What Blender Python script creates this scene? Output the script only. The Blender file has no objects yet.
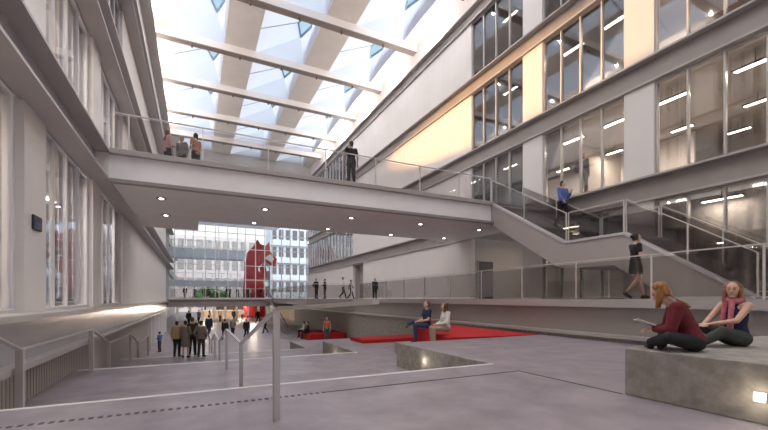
import bpy, bmesh, math, random
from mathutils import Vector, Matrix, Euler
random.seed(7)
SC = bpy.context.scene
COL = SC.collection
PI = math.pi

# ------------------------------------------------------------------ camera
cam_d = bpy.data.cameras.new('camera')
cam_d.sensor_width = 36.0
cam_d.lens = 386.6 / 768 * 36
cam_d.shift_y = (298.5 - 215) / 768
cam_d.clip_start = 0.05
cam_d.clip_end = 500
cam = bpy.data.objects.new('camera', cam_d)
COL.objects.link(cam)
YAW = math.atan(189 / 386.6)
cam.location = (0, 0, 0)
cam.rotation_euler = (PI / 2, 0, -YAW)
SC.camera = cam

# ------------------------------------------------------------------ world, lights, exposure
WORLD_STRENGTH = 1.2
SC.view_settings.view_transform = 'Standard'
SC.view_settings.look = 'None'
SC.view_settings.gamma = 1.0
SC.view_settings.use_curve_mapping = False
SC.view_settings.exposure = 0.25
w = bpy.data.worlds.new('sky')
SC.world = w
w.use_nodes = True
nt = w.node_tree
nt.nodes.clear()
wo = nt.nodes.new('ShaderNodeOutputWorld')
bg = nt.nodes.new('ShaderNodeBackground')
tc = nt.nodes.new('ShaderNodeTexCoord')
sep = nt.nodes.new('ShaderNodeSeparateXYZ')
cr = nt.nodes.new('ShaderNodeValToRGB')
cr.color_ramp.elements[0].position = 0.0
cr.color_ramp.elements[0].color = (1.0, 0.97, 0.97, 1)
cr.color_ramp.elements[1].position = 0.7
cr.color_ramp.elements[1].color = (0.62, 0.80, 0.95, 1)
nt.links.new(tc.outputs['Generated'], sep.inputs[0])
nt.links.new(sep.outputs['Z'], cr.inputs[0])
nt.links.new(cr.outputs[0], bg.inputs[0])
bg.inputs[1].default_value = WORLD_STRENGTH
nt.links.new(bg.outputs[0], wo.inputs[0])

BEAM_SPOT = 300
def lamp(name, kind, loc, energy, color=(1, 1, 1), rot=(0, 0, 0), **kw):
    d = bpy.data.lights.new(name, kind)
    d.energy = energy
    d.color = color
    for k, v in kw.items():
        setattr(d, k, v)
    o = bpy.data.objects.new(name, d)
    COL.objects.link(o)
    o.location = loc
    o.rotation_euler = rot
    return o

# daylight on the outside of the glass roof (overhead, soft)
lamp('daylight', 'SUN', (5, 20, 40), 2.3, (1.0, 0.95, 0.92), (math.radians(38), math.radians(26), 0), angle=math.radians(25))
WARM_POS = Vector((-2.0, 19.5, 15.2))
_tgt = Vector((14.5, 17.0, 10.9))
ws = lamp('warm_sunbeam_lamp', 'SPOT', WARM_POS + Vector((0.25, 0, -0.05)), 14000, (1.0, 0.52, 0.17), spot_size=math.radians(84), spot_blend=0.35, shadow_soft_size=0.05)  # spot added to stand in for warm sunlight on the right facade
ws.rotation_euler = (_tgt - WARM_POS).to_track_quat('-Z', 'Y').to_euler()
ws.scale = (1, 0.14, 1)

# ------------------------------------------------------------------ materials
MATS = {}
def mat(name, col, rough=0.6, metal=0.0, noise=0.0, nscale=4.0, bump=0.0, lines=None, spec=None, emit=None, col2=None, stretch=None):
    """Principled material in object-independent (position) space; lines=(axis, spacing, width, darkness) adds panel joints"""
    if name in MATS:
        return MATS[name]
    m = bpy.data.materials.new(name)
    m.use_nodes = True
    n = m.node_tree
    b = n.nodes['Principled BSDF']
    b.inputs['Base Color'].default_value = (*col, 1)
    b.inputs['Roughness'].default_value = rough
    b.inputs['Metallic'].default_value = metal
    if spec is not None:
        b.inputs['Specular IOR Level'].default_value = spec
    geo = n.nodes.new('ShaderNodeNewGeometry')
    src = None
    if noise > 0:
        tx = n.nodes.new('ShaderNodeTexNoise')
        tx.inputs['Scale'].default_value = nscale
        tx.inputs['Detail'].default_value = 6
        tx.inputs['Roughness'].default_value = 0.6
        if stretch:
            mp = n.nodes.new('ShaderNodeMapping')
            mp.inputs['Scale'].default_value = stretch
            n.links.new(geo.outputs['Position'], mp.inputs[0])
            n.links.new(mp.outputs[0], tx.inputs['Vector'])
        else:
            n.links.new(geo.outputs['Position'], tx.inputs['Vector'])
        rp = n.nodes.new('ShaderNodeValToRGB')
        rp.color_ramp.elements[0].position = 0.3
        rp.color_ramp.elements[1].position = 0.7
        c2 = col2 or col
        rp.color_ramp.elements[0].color = (*[max(0, c * (1 - noise)) for c in c2], 1)
        rp.color_ramp.elements[1].color = (*[min(1, c * (1 + noise)) for c in col], 1)
        n.links.new(tx.outputs['Fac'], rp.inputs[0])
        src = rp.outputs[0]
        if bump > 0:
            bp = n.nodes.new('ShaderNodeBump')
            bp.inputs['Strength'].default_value = bump
            bp.inputs['Distance'].default_value = 0.02
            n.links.new(tx.outputs['Fac'], bp.inputs['Height'])
            n.links.new(bp.outputs[0], b.inputs['Normal'])
    if lines:
        sp = n.nodes.new('ShaderNodeSeparateXYZ')
        n.links.new(geo.outputs['Position'], sp.inputs[0])
        for (ax, spacing, width, dark) in lines:
            a = n.nodes.new('ShaderNodeMath'); a.operation = 'ADD'
            a.inputs[1].default_value = 1000 * spacing
            n.links.new(sp.outputs[ax], a.inputs[0])
            mo = n.nodes.new('ShaderNodeMath'); mo.operation = 'MODULO'
            mo.inputs[1].default_value = spacing
            n.links.new(a.outputs[0], mo.inputs[0])
            lt = n.nodes.new('ShaderNodeMath'); lt.operation = 'LESS_THAN'
            lt.inputs[1].default_value = width
            n.links.new(mo.outputs[0], lt.inputs[0])
            mx = n.nodes.new('ShaderNodeMix'); mx.data_type = 'RGBA'; mx.blend_type = 'MULTIPLY'
            n.links.new(lt.outputs[0], mx.inputs['Factor'])
            if src is None:
                mx.inputs['A'].default_value = (*col, 1)
            else:
                n.links.new(src, mx.inputs['A'])
            mx.inputs['B'].default_value = (dark, dark, dark, 1)
            src = mx.outputs['Result']
    if src is not None:
        n.links.new(src, b.inputs['Base Color'])
    if emit:
        b.inputs['Emission Color'].default_value = (*emit[0], 1)
        b.inputs['Emission Strength'].default_value = emit[1]
    MATS[name] = m
    return m

def glass(name, tint=(0.9, 0.92, 0.92), refl=0.5, rough=0.02, base=0.04):
    m = bpy.data.materials.new(name)
    m.use_nodes = True
    n = m.node_tree
    n.nodes.clear()
    out = n.nodes.new('ShaderNodeOutputMaterial')
    tr = n.nodes.new('ShaderNodeBsdfTransparent'); tr.inputs[0].default_value = (*tint, 1)
    gl = n.nodes.new('ShaderNodeBsdfGlossy'); gl.inputs['Roughness'].default_value = rough
    gl.inputs[0].default_value = (0.9, 0.92, 0.95, 1)
    fr = n.nodes.new('ShaderNodeFresnel'); fr.inputs[0].default_value = 1.45
    mu = n.nodes.new('ShaderNodeMath'); mu.operation = 'MULTIPLY_ADD'
    mu.inputs[1].default_value = refl; mu.inputs[2].default_value = base
    mx = n.nodes.new('ShaderNodeMixShader')
    n.links.new(fr.outputs[0], mu.inputs[0]); n.links.new(mu.outputs[0], mx.inputs[0])
    n.links.new(tr.outputs[0], mx.inputs[1]); n.links.new(gl.outputs[0], mx.inputs[2])
    n.links.new(mx.outputs[0], out.inputs[0])
    MATS[name] = m
    return m

def translucent(name, col, t=0.6):
    m = bpy.data.materials.new(name)
    m.use_nodes = True
    n = m.node_tree
    n.nodes.clear()
    out = n.nodes.new('ShaderNodeOutputMaterial')
    tr = n.nodes.new('ShaderNodeBsdfTranslucent'); tr.inputs[0].default_value = (*col, 1)
    df = n.nodes.new('ShaderNodeBsdfDiffuse'); df.inputs[0].default_value = (*col, 1)
    mx = n.nodes.new('ShaderNodeMixShader'); mx.inputs[0].default_value = t
    n.links.new(df.outputs[0], mx.inputs[1]); n.links.new(tr.outputs[0], mx.inputs[2])
    n.links.new(mx.outputs[0], out.inputs[0])
    MATS[name] = m
    return m

M_FLOOR = mat('polished_concrete_floor', (0.275, 0.24, 0.268), 0.36, 0, 0.26, 1.8, 0.03)
M_CONC = mat('rough_concrete', (0.30, 0.275, 0.245), 0.75, 0, 0.28, 7.0, 0.12)
M_BAND = mat('grey_band_concrete', (0.30, 0.27, 0.255), 0.5, 0, 0.06, 1.2)
M_BAND_L = mat('grey_band_flange', (0.40, 0.37, 0.355), 0.45, 0, 0.05, 1.2)  # paler than the web; the recess's shading contrast is put into these colours
M_PANEL = mat('white_vertical_panels', (0.72, 0.685, 0.66), 0.55, 0, 0.03, 0.8, lines=[('Y', 0.6, 0.012, 0.8)])
M_COLP = mat('white_column_panel', (0.71, 0.675, 0.65), 0.5, 0, 0.03, 0.8)
M_WALLX = mat('beige_board_wall', (0.46, 0.42, 0.39), 0.6, 0, 0.05, 1.0, lines=[('X', 0.6, 0.012, 0.82)])
M_WHITE = mat('white_paint', (0.78, 0.77, 0.76), 0.5)
M_SOFFIT = mat('soffit_plaster', (0.76, 0.735, 0.70), 0.6, 0, 0.05, 1.5)
M_MULL = mat('mullion_grey_metal', (0.50, 0.47, 0.45), 0.4, 0.2)
M_MULLW = mat('mullion_pale_metal', (0.74, 0.73, 0.74), 0.4, 0.1)
M_STEEL = mat('brushed_steel', (0.62, 0.60, 0.60), 0.35, 0.75)
M_RAILF = mat('painted_rail_steel', (0.60, 0.56, 0.54), 0.4, 0.3)
M_DARK = mat('dark_gap', (0.05, 0.045, 0.045), 0.7)
M_RIB = mat('ribbed_wall', (0.40, 0.37, 0.34), 0.7, 0, 0.05, 3, lines=[('Y', 0.14, 0.035, 0.35)])
M_WEB = mat('satin_band_web', (0.46, 0.445, 0.46), 0.22, 0.1, 0.05, 1.0)
M_RED = mat('red_carpet', (0.43, 0.006, 0.01), 0.8, 0, 0.12, 30)
M_ROOFW = mat('roof_fin_beige', (0.88, 0.84, 0.79), 0.7, 0, 0.03, 1.0)
M_ROOFB = mat('roof_beam_paint', (0.86, 0.83, 0.82), 0.6)
M_COVE = mat('upper_wall_white', (0.82, 0.78, 0.75), 0.7)
M_OFW = mat('office_wall', (0.47, 0.43, 0.39), 0.8, 0, 0.05, 1.0)
M_OFC = mat('office_ceiling', (0.42, 0.385, 0.355), 0.8)
M_OFD = mat('dark_wood', (0.12, 0.08, 0.065), 0.6)
M_LED = mat('led_lens', (1, 1, 1), 0.5, emit=((1.0, 0.88, 0.74), 14.0))
M_DOWN = mat('downlight_lens', (1, 1, 1), 0.5, emit=((1.0, 0.9, 0.82), 12.0))
M_STEPL = mat('step_light_lens', (1, 1, 1), 0.5, emit=((1.0, 0.93, 0.78), 16.0))
M_NAVY = mat('navy_sign', (0.012, 0.014, 0.045), 0.4)
M_SCULPT = mat('red_sculpture_lacquer', (0.50, 0.012, 0.02), 0.45, 0, 0.15, 1.0)
G_PANE = glass('facade_glass', (0.86, 0.85, 0.84), 0.8, 0.03, 0.10)
G_PANEL = glass('left_facade_glass', (0.88, 0.89, 0.92), 0.55, 0.03, 0.02)
G_RAIL = glass('railing_glass', (0.78, 0.76, 0.74), 0.4, 0.02, 0.01)
G_CURT = glass('curtain_glass', (0.95, 0.97, 0.98), 0.4, 0.02, 0.02)
G_SKY = glass('skylight_glass', (0.52, 0.62, 0.66), 0.2, 0.02, 0.01)
M_TRANS = translucent('translucent_skylight_panel', (0.80, 0.81, 0.88), 0.62)

# ------------------------------------------------------------------ mesh helpers
class MB:
    def __init__(s):
        s.bm = bmesh.new()
    def box(s, x0, x1, y0, y1, z0, z1):
        v = [s.bm.verts.new(p) for p in ((x0, y0, z0), (x1, y0, z0), (x1, y1, z0), (x0, y1, z0), (x0, y0, z1), (x1, y0, z1), (x1, y1, z1), (x0, y1, z1))]
        for f in ((3, 2, 1, 0), (4, 5, 6, 7), (0, 1, 5, 4), (1, 2, 6, 5), (2, 3, 7, 6), (3, 0, 4, 7)):
            s.bm.faces.new([v[i] for i in f])
        return s
    def bar(s, p, q, w, h, up=(0, 0, 1)):
        """rectangular bar p->q, width w (sideways), height h"""
        p = Vector(p); q = Vector(q); d = (q - p).normalized(); up = Vector(up)
        if abs(d.dot(up)) > 0.98:
            up = Vector((0, 1, 0))
        sd = d.cross(up).normalized(); u = sd.cross(d).normalized()
        vs = []
        for e in (p, q):
            for a, b in ((-1, -1), (1, -1), (1, 1), (-1, 1)):
                vs.append(s.bm.verts.new(e + sd * a * w / 2 + u * b * h / 2))
        for f in ((0, 1, 2, 3), (7, 6, 5, 4), (0, 4, 5, 1), (1, 5, 6, 2), (2, 6, 7, 3), (3, 7, 4, 0)):
            s.bm.faces.new([vs[i] for i in f])
        return s
    def cyl(s, p, q, r0, r1=None, n=12):
        r1 = r0 if r1 is None else r1
        p = Vector(p); q = Vector(q); d = (q - p).normalized()
        up = Vector((0, 0, 1)) if abs(d.z) < 0.95 else Vector((1, 0, 0))
        a = d.cross(up).normalized(); b = d.cross(a).normalized()
        R = []
        for e, r in ((p, r0), (q, r1)):
            R.append([s.bm.verts.new(e + (a * math.cos(2 * PI * i / n) + b * math.sin(2 * PI * i / n)) * r) for i in range(n)])
        for i in range(n):
            j = (i + 1) % n
            s.bm.faces.new((R[0][i], R[0][j], R[1][j], R[1][i]))
        s.bm.faces.new(R[0][::-1]); s.bm.faces.new(R[1])
        return s
    def prism(s, pts, axis, a, b):
        """polygon pts in the two other axes, extruded a..b along axis"""
        def mk(u, v, t):
            return {'x': (t, u, v), 'y': (u, t, v), 'z': (u, v, t)}[axis]
        A = [s.bm.verts.new(mk(u, v, a)) for u, v in pts]
        B = [s.bm.verts.new(mk(u, v, b)) for u, v in pts]
        n = len(pts)
        for i in range(n):
            j = (i + 1) % n
            s.bm.faces.new((A[i], A[j], B[j], B[i]))
        s.bm.faces.new(A[::-1]); s.bm.faces.new(B)
        return s
    def poly(s, pts):
        s.bm.faces.new([s.bm.verts.new(p) for p in pts])
        return s
    def ball(s, c, r, sc=(1, 1, 1), n=12, rot=None):
        m = Matrix.Translation(c) @ (rot.to_matrix().to_4x4() if rot else Matrix.Identity(4)) @ Matrix.Diagonal((*[r * k for k in sc], 1))
        bmesh.ops.create_uvsphere(s.bm, u_segments=n, v_segments=max(6, n * 2 // 3), radius=1, matrix=m)
        return s
    def capsule(s, p, q, r0, r1, n=12, flat=None):
        """rounded tapered limb; flat=(vector, k) squeezes the section along a vector"""
        p = Vector(p); q = Vector(q); d = q - p; L = d.length
        d = d.normalized() if L > 1e-6 else Vector((0, 0, 1))
        up = Vector((0, 0, 1)) if abs(d.z) < 0.95 else Vector((0, 1, 0))
        a = d.cross(up).normalized(); b = d.cross(a).normalized()
        rings = []
        for t in (-80, -50, -20, 0):
            th = math.radians(t); rings.append((p + d * r0 * math.sin(th), r0 * math.cos(th)))
        for t in (0.25, 0.5, 0.75):
            rings.append((p.lerp(q, t), r0 + (r1 - r0) * t))
        for t in (0, 20, 50, 80):
            th = math.radians(t); rings.append((q + d * r1 * math.sin(th), r1 * math.cos(th)))
        VR = []
        for c, r in rings:
            VR.append([s.bm.verts.new(c + (a * math.cos(2 * PI * i / n) + b * math.sin(2 * PI * i / n)) * r) for i in range(n)])
        for k in range(len(VR) - 1):
            for i in range(n):
                j = (i + 1) % n
                s.bm.faces.new((VR[k][i], VR[k][j], VR[k + 1][j], VR[k + 1][i]))
        s.bm.faces.new(VR[0][::-1]); s.bm.faces.new(VR[-1])
        return s
    def loft(s, secs, n=16, e=2.0):
        """secs: (centre, side vector*halfwidth, front vector*halfdepth)"""
        VR = []
        for c, a, b in secs:
            c = Vector(c); ring = []
            for i in range(n):
                t = 2 * PI * i / n
                ct, st = math.cos(t), math.sin(t)
                ct = math.copysign(abs(ct) ** (2 / e), ct); st = math.copysign(abs(st) ** (2 / e), st)
                ring.append(s.bm.verts.new(c + Vector(a) * ct + Vector(b) * st))
            VR.append(ring)
        for k in range(len(VR) - 1):
            for i in range(n):
                j = (i + 1) % n
                s.bm.faces.new((VR[k][i], VR[k][j], VR[k + 1][j], VR[k + 1][i]))
        s.bm.faces.new(VR[0][::-1]); s.bm.faces.new(VR[-1])
        return s
    def mesh(s, name, smooth=False):
        bmesh.ops.recalc_face_normals(s.bm, faces=s.bm.faces)
        me = bpy.data.meshes.new(name)
        s.bm.to_mesh(me)
        s.bm.free()
        if smooth:
            for p in me.polygons:
                p.use_smooth = True
        return me
    def build(s, name, m, parent=None, smooth=False, bevel=0):
        me = s.mesh(name, smooth)
        me.materials.append(m)
        o = bpy.data.objects.new(name, me)
        COL.objects.link(o)
        if parent is not None:
            o.parent = parent
            o.matrix_parent_inverse = Matrix.Translation(parent.location).inverted() if parent.rotation_euler.z == 0 else (Matrix.Translation(parent.location) @ parent.rotation_euler.to_matrix().to_4x4()).inverted()
        if bevel:
            bv = o.modifiers.new('bevel', 'BEVEL'); bv.width = bevel; bv.segments = 2; bv.limit_method = 'ANGLE'
        return o

def tag(o, label=None, cat=None, group=None, kind=None):
    if label: o['label'] = label
    if cat: o['category'] = cat
    if group: o['group'] = group
    if kind: o['kind'] = kind
    return o
def thing(name, label, cat, loc=(0, 0, 0), group=None, kind=None):
    o = bpy.data.objects.new(name, None)
    COL.objects.link(o)
    o.location = loc
    return tag(o, label, cat, group, kind)
def struct(name, mb, m, label=None, parent=None, **kw):
    o = mb.build(name, m, parent, **kw)
    if parent is None:
        tag(o, label, kind='structure')
        if label: o['category'] = name.split('_')[0]
    return o

# ------------------------------------------------------------------ setting: terraces
L = [-1.16, -1.76, -2.36, -2.96]
XL, XR = -2.6, 10.0      # left wall foot, right wall foot
XB = 4.75                # left side of the terrace blocks
NOS = [5.35, 11.85, 18.0]
END = [8.9, 15.4, 21.5]
struct('floor', MB().box(XL, 16, -6, NOS[0], L[0] - 0.4, L[0]), M_FLOOR, 'grey concrete floor of the foreground terrace')
struct('floor', MB().box(XB, XR + 0.2, NOS[0], END[0], L[0] - 0.6, L[0]), M_FLOOR, 'raised concrete terrace block in front of the red seat')
struct('floor', MB().box(XL, XB, NOS[0] + 2.0, NOS[1], L[1] - 0.3, L[1]), M_FLOOR, 'second concrete landing between the handrails')
struct('floor', MB().box(XB, XR + 0.2, END[0], END[1], L[1] - 0.7, L[1]), M_FLOOR, 'second raised concrete block carrying the seated couple')
struct('floor', MB().box(XL, XB, NOS[1] + 2.0, NOS[2], L[2] - 0.3, L[2]), M_FLOOR, 'third concrete landing, where the group of four stands')
struct('floor', MB().box(XB, XR + 0.2, END[1], END[2], L[2] - 0.7, L[2]), M_FLOOR, 'third raised concrete block beside the far red strip')
struct('floor', MB().box(-14, 26, NOS[2] + 1.5, 104, L[3] - 0.4, L[3]), M_FLOOR, 'lowest plaza floor reaching under the far slab')
for k in range(3):
    ord_ = ['upper', 'middle', 'lower'][k]
    M_NOS = mat('step_nosing_pale', (0.66, 0.62, 0.62), 0.5)
    t = thing('terrace_steps', '%s flight of four shallow grey concrete steps with pale nosings' % ord_, 'steps', (1.0, NOS[k] + 1, L[k + 1]), 'flights of steps between the landings')
    for i in range(4):
        z1 = L[k] - 0.15 * i
        nw = 0.07 if k == 0 else 0.15
        y0 = NOS[k] - 0.001 + (0.5 * (i - 1) if i else -0.32)
        y1 = NOS[k] + 0.5 * i
        if i == 0:
            MB().box(XL + 0.02, XB, NOS[k] - nw, NOS[k] + 0.01, z1 - 0.03, z1 + 0.005).build('nosing', M_NOS, t)
        else:
            o = MB().box(XL + 0.02, XB, y0, y1, L[k + 1] - 0.1, z1).build('step', M_FLOOR, t)
            MB().box(XL + 0.02, XB, y1 - 0.045, y1 + 0.008, z1 - 0.03, z1 + 0.004).build('nosing', M_BAND_L, o)
# drain slot
t = thing('drain_channel', 'dark slotted drain line crossing the foreground floor', 'drain', (1.5, 4.62, L[0]))
MB().box(1.4, 4.68, 4.60, 4.635, L[0] - 0.001, L[0] + 0.003).build('channel', M_DARK, t)
MB().box(4.645, 4.68, 2.95, 4.60, L[0] - 0.001, L[0] + 0.003).build('channel', M_DARK, t)
g = MB()
x = -2.5
while x < 1.4:
    g.box(x, x + 0.04, 4.585, 4.645, L[0] - 0.001, L[0] + 0.004); x += 0.075
tag(g.build('slot_grate', mat('drain_grate', (0.10, 0.09, 0.095), 0.6), t), kind='stuff')

# concrete bench with step light
t = thing('concrete_bench', 'thick rough concrete bench block where two women sit', 'bench', (6.5, 0.5, L[0]))
MB().box(4.68, 8.2, -3.0, 2.93, L[0], -0.60).build('block', M_CONC, t, bevel=0.012)
def step_light(x, y, z, label, s=0.05):
    t = thing('step_light', label, 'light', (x, y, z), 'square recessed step lights')
    MB().box(x - 0.012, x + 0.0, y - s * 1.25, y + s * 1.25, z - s * 1.25, z + s * 1.25).build('trim_plate', M_STEEL, t)
    MB().box(x - 0.018, x - 0.010, y - s, y + s, z - s, z + s).build('lens', M_STEPL, t)
    lamp('step_light_glow', 'POINT', (x - 0.10, y, z), 1.2, (1, 0.86, 0.66), shadow_soft_size=0.04).parent = None
step_light(4.68, 1.68, -0.91, 'square step light low in the side of the foreground concrete bench', 0.038)
step_light(4.75, 7.55, -1.43, 'square step light in the side of the nearest terrace block', 0.05)
step_light(4.75, 13.8, -2.1, 'square step light in the side of the second terrace block', 0.05)

# red seats
ra = MB()
A, B_, C, D = (6.45, 10.9), (8.5, 13.6), (9.85, 8.95), (6.35, 8.95)
top = [(*A, -0.95), (*B_, -0.95), (*C, -1.155), (*D, -1.10)]
bot = [(p[0], p[1], L[1]) for p in top]
bmv = [ra.bm.verts.new(p) for p in top + bot]
for f in ((0, 1, 2), (0, 2, 3), (7, 6, 5, 4), (0, 4, 5, 1), (1, 5, 6, 2), (2, 6, 7, 3), (3, 7, 4, 0)):
    ra.bm.faces.new([bmv[i] for i in f])
tag(ra.build('red_seat', M_RED), 'red carpeted wedge seat under the seated couple', 'seat')
tag(MB().box(5.9, 9.9, 13.9, 15.35, L[1], -1.63).build('red_platform', M_RED), 'low red carpeted platform left of the seated man', 'platform')
tag(MB().box(7.2, 9.9, 26.5, 30.0, L[3], -2.50).build('red_platform', M_RED), 'distant red platform by the person in an orange top', 'platform')
tag(MB().box(5.75, 6.32, 9.2, 11.0, L[1], -1.40).build('concrete_step', M_FLOOR, bevel=0.01), 'low concrete footstep in front of the red seat', 'step')

# right wall beneath the walkway, walkway deck
def channel(name, xe, y0, y1, z0, z1, side, m_web, m_fl, n, fl=0.09, dep=0.22, label=None):
    """C-profile slab edge running along y; side=+1 opens towards -x (right wall), -1 towards +x"""
    t = thing('trim_%d' % n, label or 'projecting grey slab edge band', 'trim', (xe, (y0 + y1) / 2, z0), kind='structure')
    s = side
    xs = lambda a, b: (min(a, b), max(a, b))
    MB().box(*xs(xe + s * dep, xe + s * (dep + 0.12)), y0, y1, z0 + fl, z1 - fl).build('web', m_web, t)
    MB().box(*xs(xe, xe + s * (dep + 0.12)), y0, y1, z1 - fl, z1).build('upper_flange', m_fl, t)
    MB().box(*xs(xe, xe + s * (dep + 0.12)), y0, y1, z0, z0 + fl).build('lower_flange', m_fl, t)
    return t
TR = iter(range(1, 60))
def tr(): return next(TR)
t = thing('trim_%d' % tr(), 'deep grey concrete edge of the walkway above the foreground floor', 'trim', (10.1, 20, L[0]), kind='structure')
MB().box(10.22, 10.34, -4, 43.5, -0.97, -0.235).build('web', M_BAND, t)
MB().box(10.0, 10.34, -4, 43.5, -0.24, -0.015).build('upper_flange', M_BAND_L, t)
MB().box(9.9, 10.34, -4, 43.5, -1.05, -0.965).build('lower_flange', M_BAND_L, t)
struct('wall_right_lower', MB().box(10.02, 10.34, -4, 43.5, -3.0, -1.05), M_CONC, 'concrete wall foot below the walkway')
struct('floor', MB().box(10.34, 14.9, -4, 54.9, -0.23, -0.02), M_FLOOR, 'walkway deck at eye level on the right')
struct('floor', MB().box(14.9, 24, 13.1, 18.4, -0.25, -0.02), M_FLOOR, 'deck of the recess with the dark door')
struct('floor', MB().prism([(7.0, 26.8), (10.0, 25.5), (10.0, 43.5), (7.0, 43.5)], 'z', -0.45, -0.015), M_BAND, 'widened deck beneath the dark figures')
t = thing('trim_%d' % tr(), 'far crossing slab edge at eye level', 'trim', (4, 44, -0.9), kind='structure')
MB().box(-2.5, 10.0, 43.7, 54.9, -0.85, -0.1).build('web', M_BAND, t)
MB().box(-2.5, 10.0, 43.5, 43.75, -0.13, -0.0).build('upper_flange', M_BAND_L, t)

# ------------------------------------------------------------------ left and right facades
LV = [(-0.02, 3.5), (4.4, 7.7), (8.65, 12.0), (12.9, 16.2)]
lvn = ['ground', 'second', 'third', 'fourth']
YF = 55.0
for i, (z0, z1) in enumerate([(3.5, 4.4), (7.7, 8.65), (12.0, 12.9), (16.2, 17.1)]):
    channel('trim', 14.5, -3, YF, z0, z1, 1, M_BAND, M_BAND_L, tr(), label='grey slab edge band over the %s storey of the right facade' % lvn[i], dep=0.27, fl=0.07)
    struct('floor', MB().box(14.89, 24, -3, YF, z0 + 0.15, z1 - 0.01), M_OFC, 'office slab over the %s storey on the right' % lvn[i])
    channel('trim', -2.27, -3, YF - 1.5, z0, z1, -1, M_WEB, M_BAND_L, tr(), label='grey slab edge band over the %s storey of the left facade' % lvn[i], dep=0.37, fl=0.06)
    struct('floor', MB().box(-7.5, -2.76, -3, YF - 1.5, z0 + 0.1, z1 - 0.01), M_OFC, 'room slab over the %s storey on the left' % lvn[i])
t = channel('trim', -2.27, -3, 43.6, -1.07, -0.25, -1, M_WEB, M_BAND_L, tr(), dep=0.2, label='glossy grey ledge band beneath the left facade')
struct('floor', MB().box(-7.5, -2.3, -3, YF - 1.5, -0.30, -0.245), M_BAND_L, 'ledge in front of the left glazing')
struct('wall_left_lower', MB().box(-2.9, -2.6, -3, 43.6, -3.0, -1.06), M_RIB, 'ribbed wall beneath the left ledge')
struct('wall_right_office', MB().box(24, 24.2, -3, YF, -0.2, 17), M_OFW, 'office back wall on the right')
struct('wall_left_office', MB().box(-7.7, -7.5, -3, YF - 1.5, -0.2, 17), M_COLP, 'back wall of the left rooms')
# right facade solids
for i, (z0, z1) in enumerate(LV):
    for (a, b) in ((3.0, 4.1), (8.1, 9.16), (13.0, 14.2)):
        struct('wall_right', MB().box(14.60, 14.95, a, b, z0 - 0.01, z1 + 0.01), M_COLP, 'white column panel of the right facade, %s storey' % lvn[i])
    struct('wall_right', MB().box(14.62, 14.9, 18.2, 34.5 if i == 0 else 37.2, z0, z1), M_PANEL, 'white panelled wall of the right facade, %s storey' % lvn[i])
    if i == 0:
        struct('wall_right', MB().box(14.62, 14.9, 37.2, YF, z0, z1), M_PANEL, 'far white wall of the right facade')
        struct('wall_right', MB().box(15.4, 15.6, 34.4, 37.3, z0, z1), M_WALLX, 'beige recess behind the standing figures')
    for (a, b) in ((8.9, 10.0), (14.0, 15.1)):
        zz = -0.25 if i == 0 else z0
        struct('wall_left', MB().box(-3.0, -2.7, a, b, zz, z1 + 0.1), M_COLP, 'white column panel of the left facade, %s storey' % lvn[i])
    struct('wall_left', MB().box(-3.0, -2.72, 19.3, 46.0, -0.25 if i == 0 else z0, z1 + 0.1), M_PANEL, 'white panelled wall of the left facade, %s storey' % lvn[i])
struct('wall_back', MB().box(-8, 24, -7.3, -7.0, -3, 20), M_PANEL, 'unseen end wall behind the viewer, added to shut out sky fill')  # unseen wall added to keep flat sky fill out from behind
struct('wall_right', MB().box(14.9, 15.6, 34.2, 34.4, -0.02, 3.5), M_WALLX, 'near cheek of the beige recess')
struct('wall_right', MB().box(14.9, 15.6, 37.3, 37.5, -0.02, 3.5), M_WALLX, 'far cheek of the beige recess')
for k_, (a_, b_) in enumerate(((NOS[0] + 0.02, END[0]), (NOS[1] + 0.02, END[1]), (NOS[2] + 0.02, END[2]))):
    struct('trim_%d' % tr(), MB().box(XB - 0.03, XB, a_, b_, L[k_ + 1], L[k_] - 0.002), M_CONC, 'rough concrete side of the %s terrace block' % ['nearest', 'second', 'third'][k_])
struct('wall_recess', MB().box(14.9, 24, 18.2, 18.4, -0.02, 3.5), M_WALLX, 'board wall with the dark door beside the walkway')
t = thing('door_1', 'dark door with louvres in the board wall of the recess', 'door', (15.6, 18.2, 0), kind='structure')
MB().box(15.1, 16.2, 18.12, 18.2, -0.02, 2.2).build('leaf', mat('dark_door', (0.06, 0.05, 0.048), 0.5), t)
g = MB()
for k in range(14):
    g.box(15.2, 16.1, 18.10, 18.12, 0.2 + k * 0.14, 0.28 + k * 0.14)
g.build('louvre', mat('door_slat', (0.12, 0.105, 0.1), 0.5), t)
MB().box(15.05, 15.1, 18.08, 18.2, -0.02, 2.25).build('frame', M_MULL, t)

WN = iter(range(1, 90))
def window(side, x, y0, y1, z0, z1, n, mm, gm, label, mw=0.055, rail=None):
    t = thing('window_%d' % next(WN), label, 'window', (x, (y0 + y1) / 2, z0), kind='structure')
    s = 1 if side > 0 else -1
    f = MB()
    f.box(x - 0.05, x + 0.05, y0, y1, z0, z0 + 0.06); f.box(x - 0.05, x + 0.05, y0, y1, z1 - 0.06, z1)
    f.build('frame', mm, t)
    for k in range(n + 1):
        y = y0 + (y1 - y0) * k / n
        y = min(max(y, y0 + mw / 2), y1 - mw / 2)
        MB().box(x - (0.08 if side > 0 else 0.05), x + (0.05 if side > 0 else 0.035), y - mw / 2, y + mw / 2, z0 + 0.06, z1 - 0.06).build('mullion', mm, t)
    MB().box(x - 0.006, x + 0.006, y0, y1, z0 + 0.06, z1 - 0.06).build('pane', gm, t)
    if rail:
        MB().box(x + s * 0.02, x + s * 0.05, y0, y1, z0 + rail, z0 + rail + 0.04).build('crossbar', mm, t)
    return t
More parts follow.
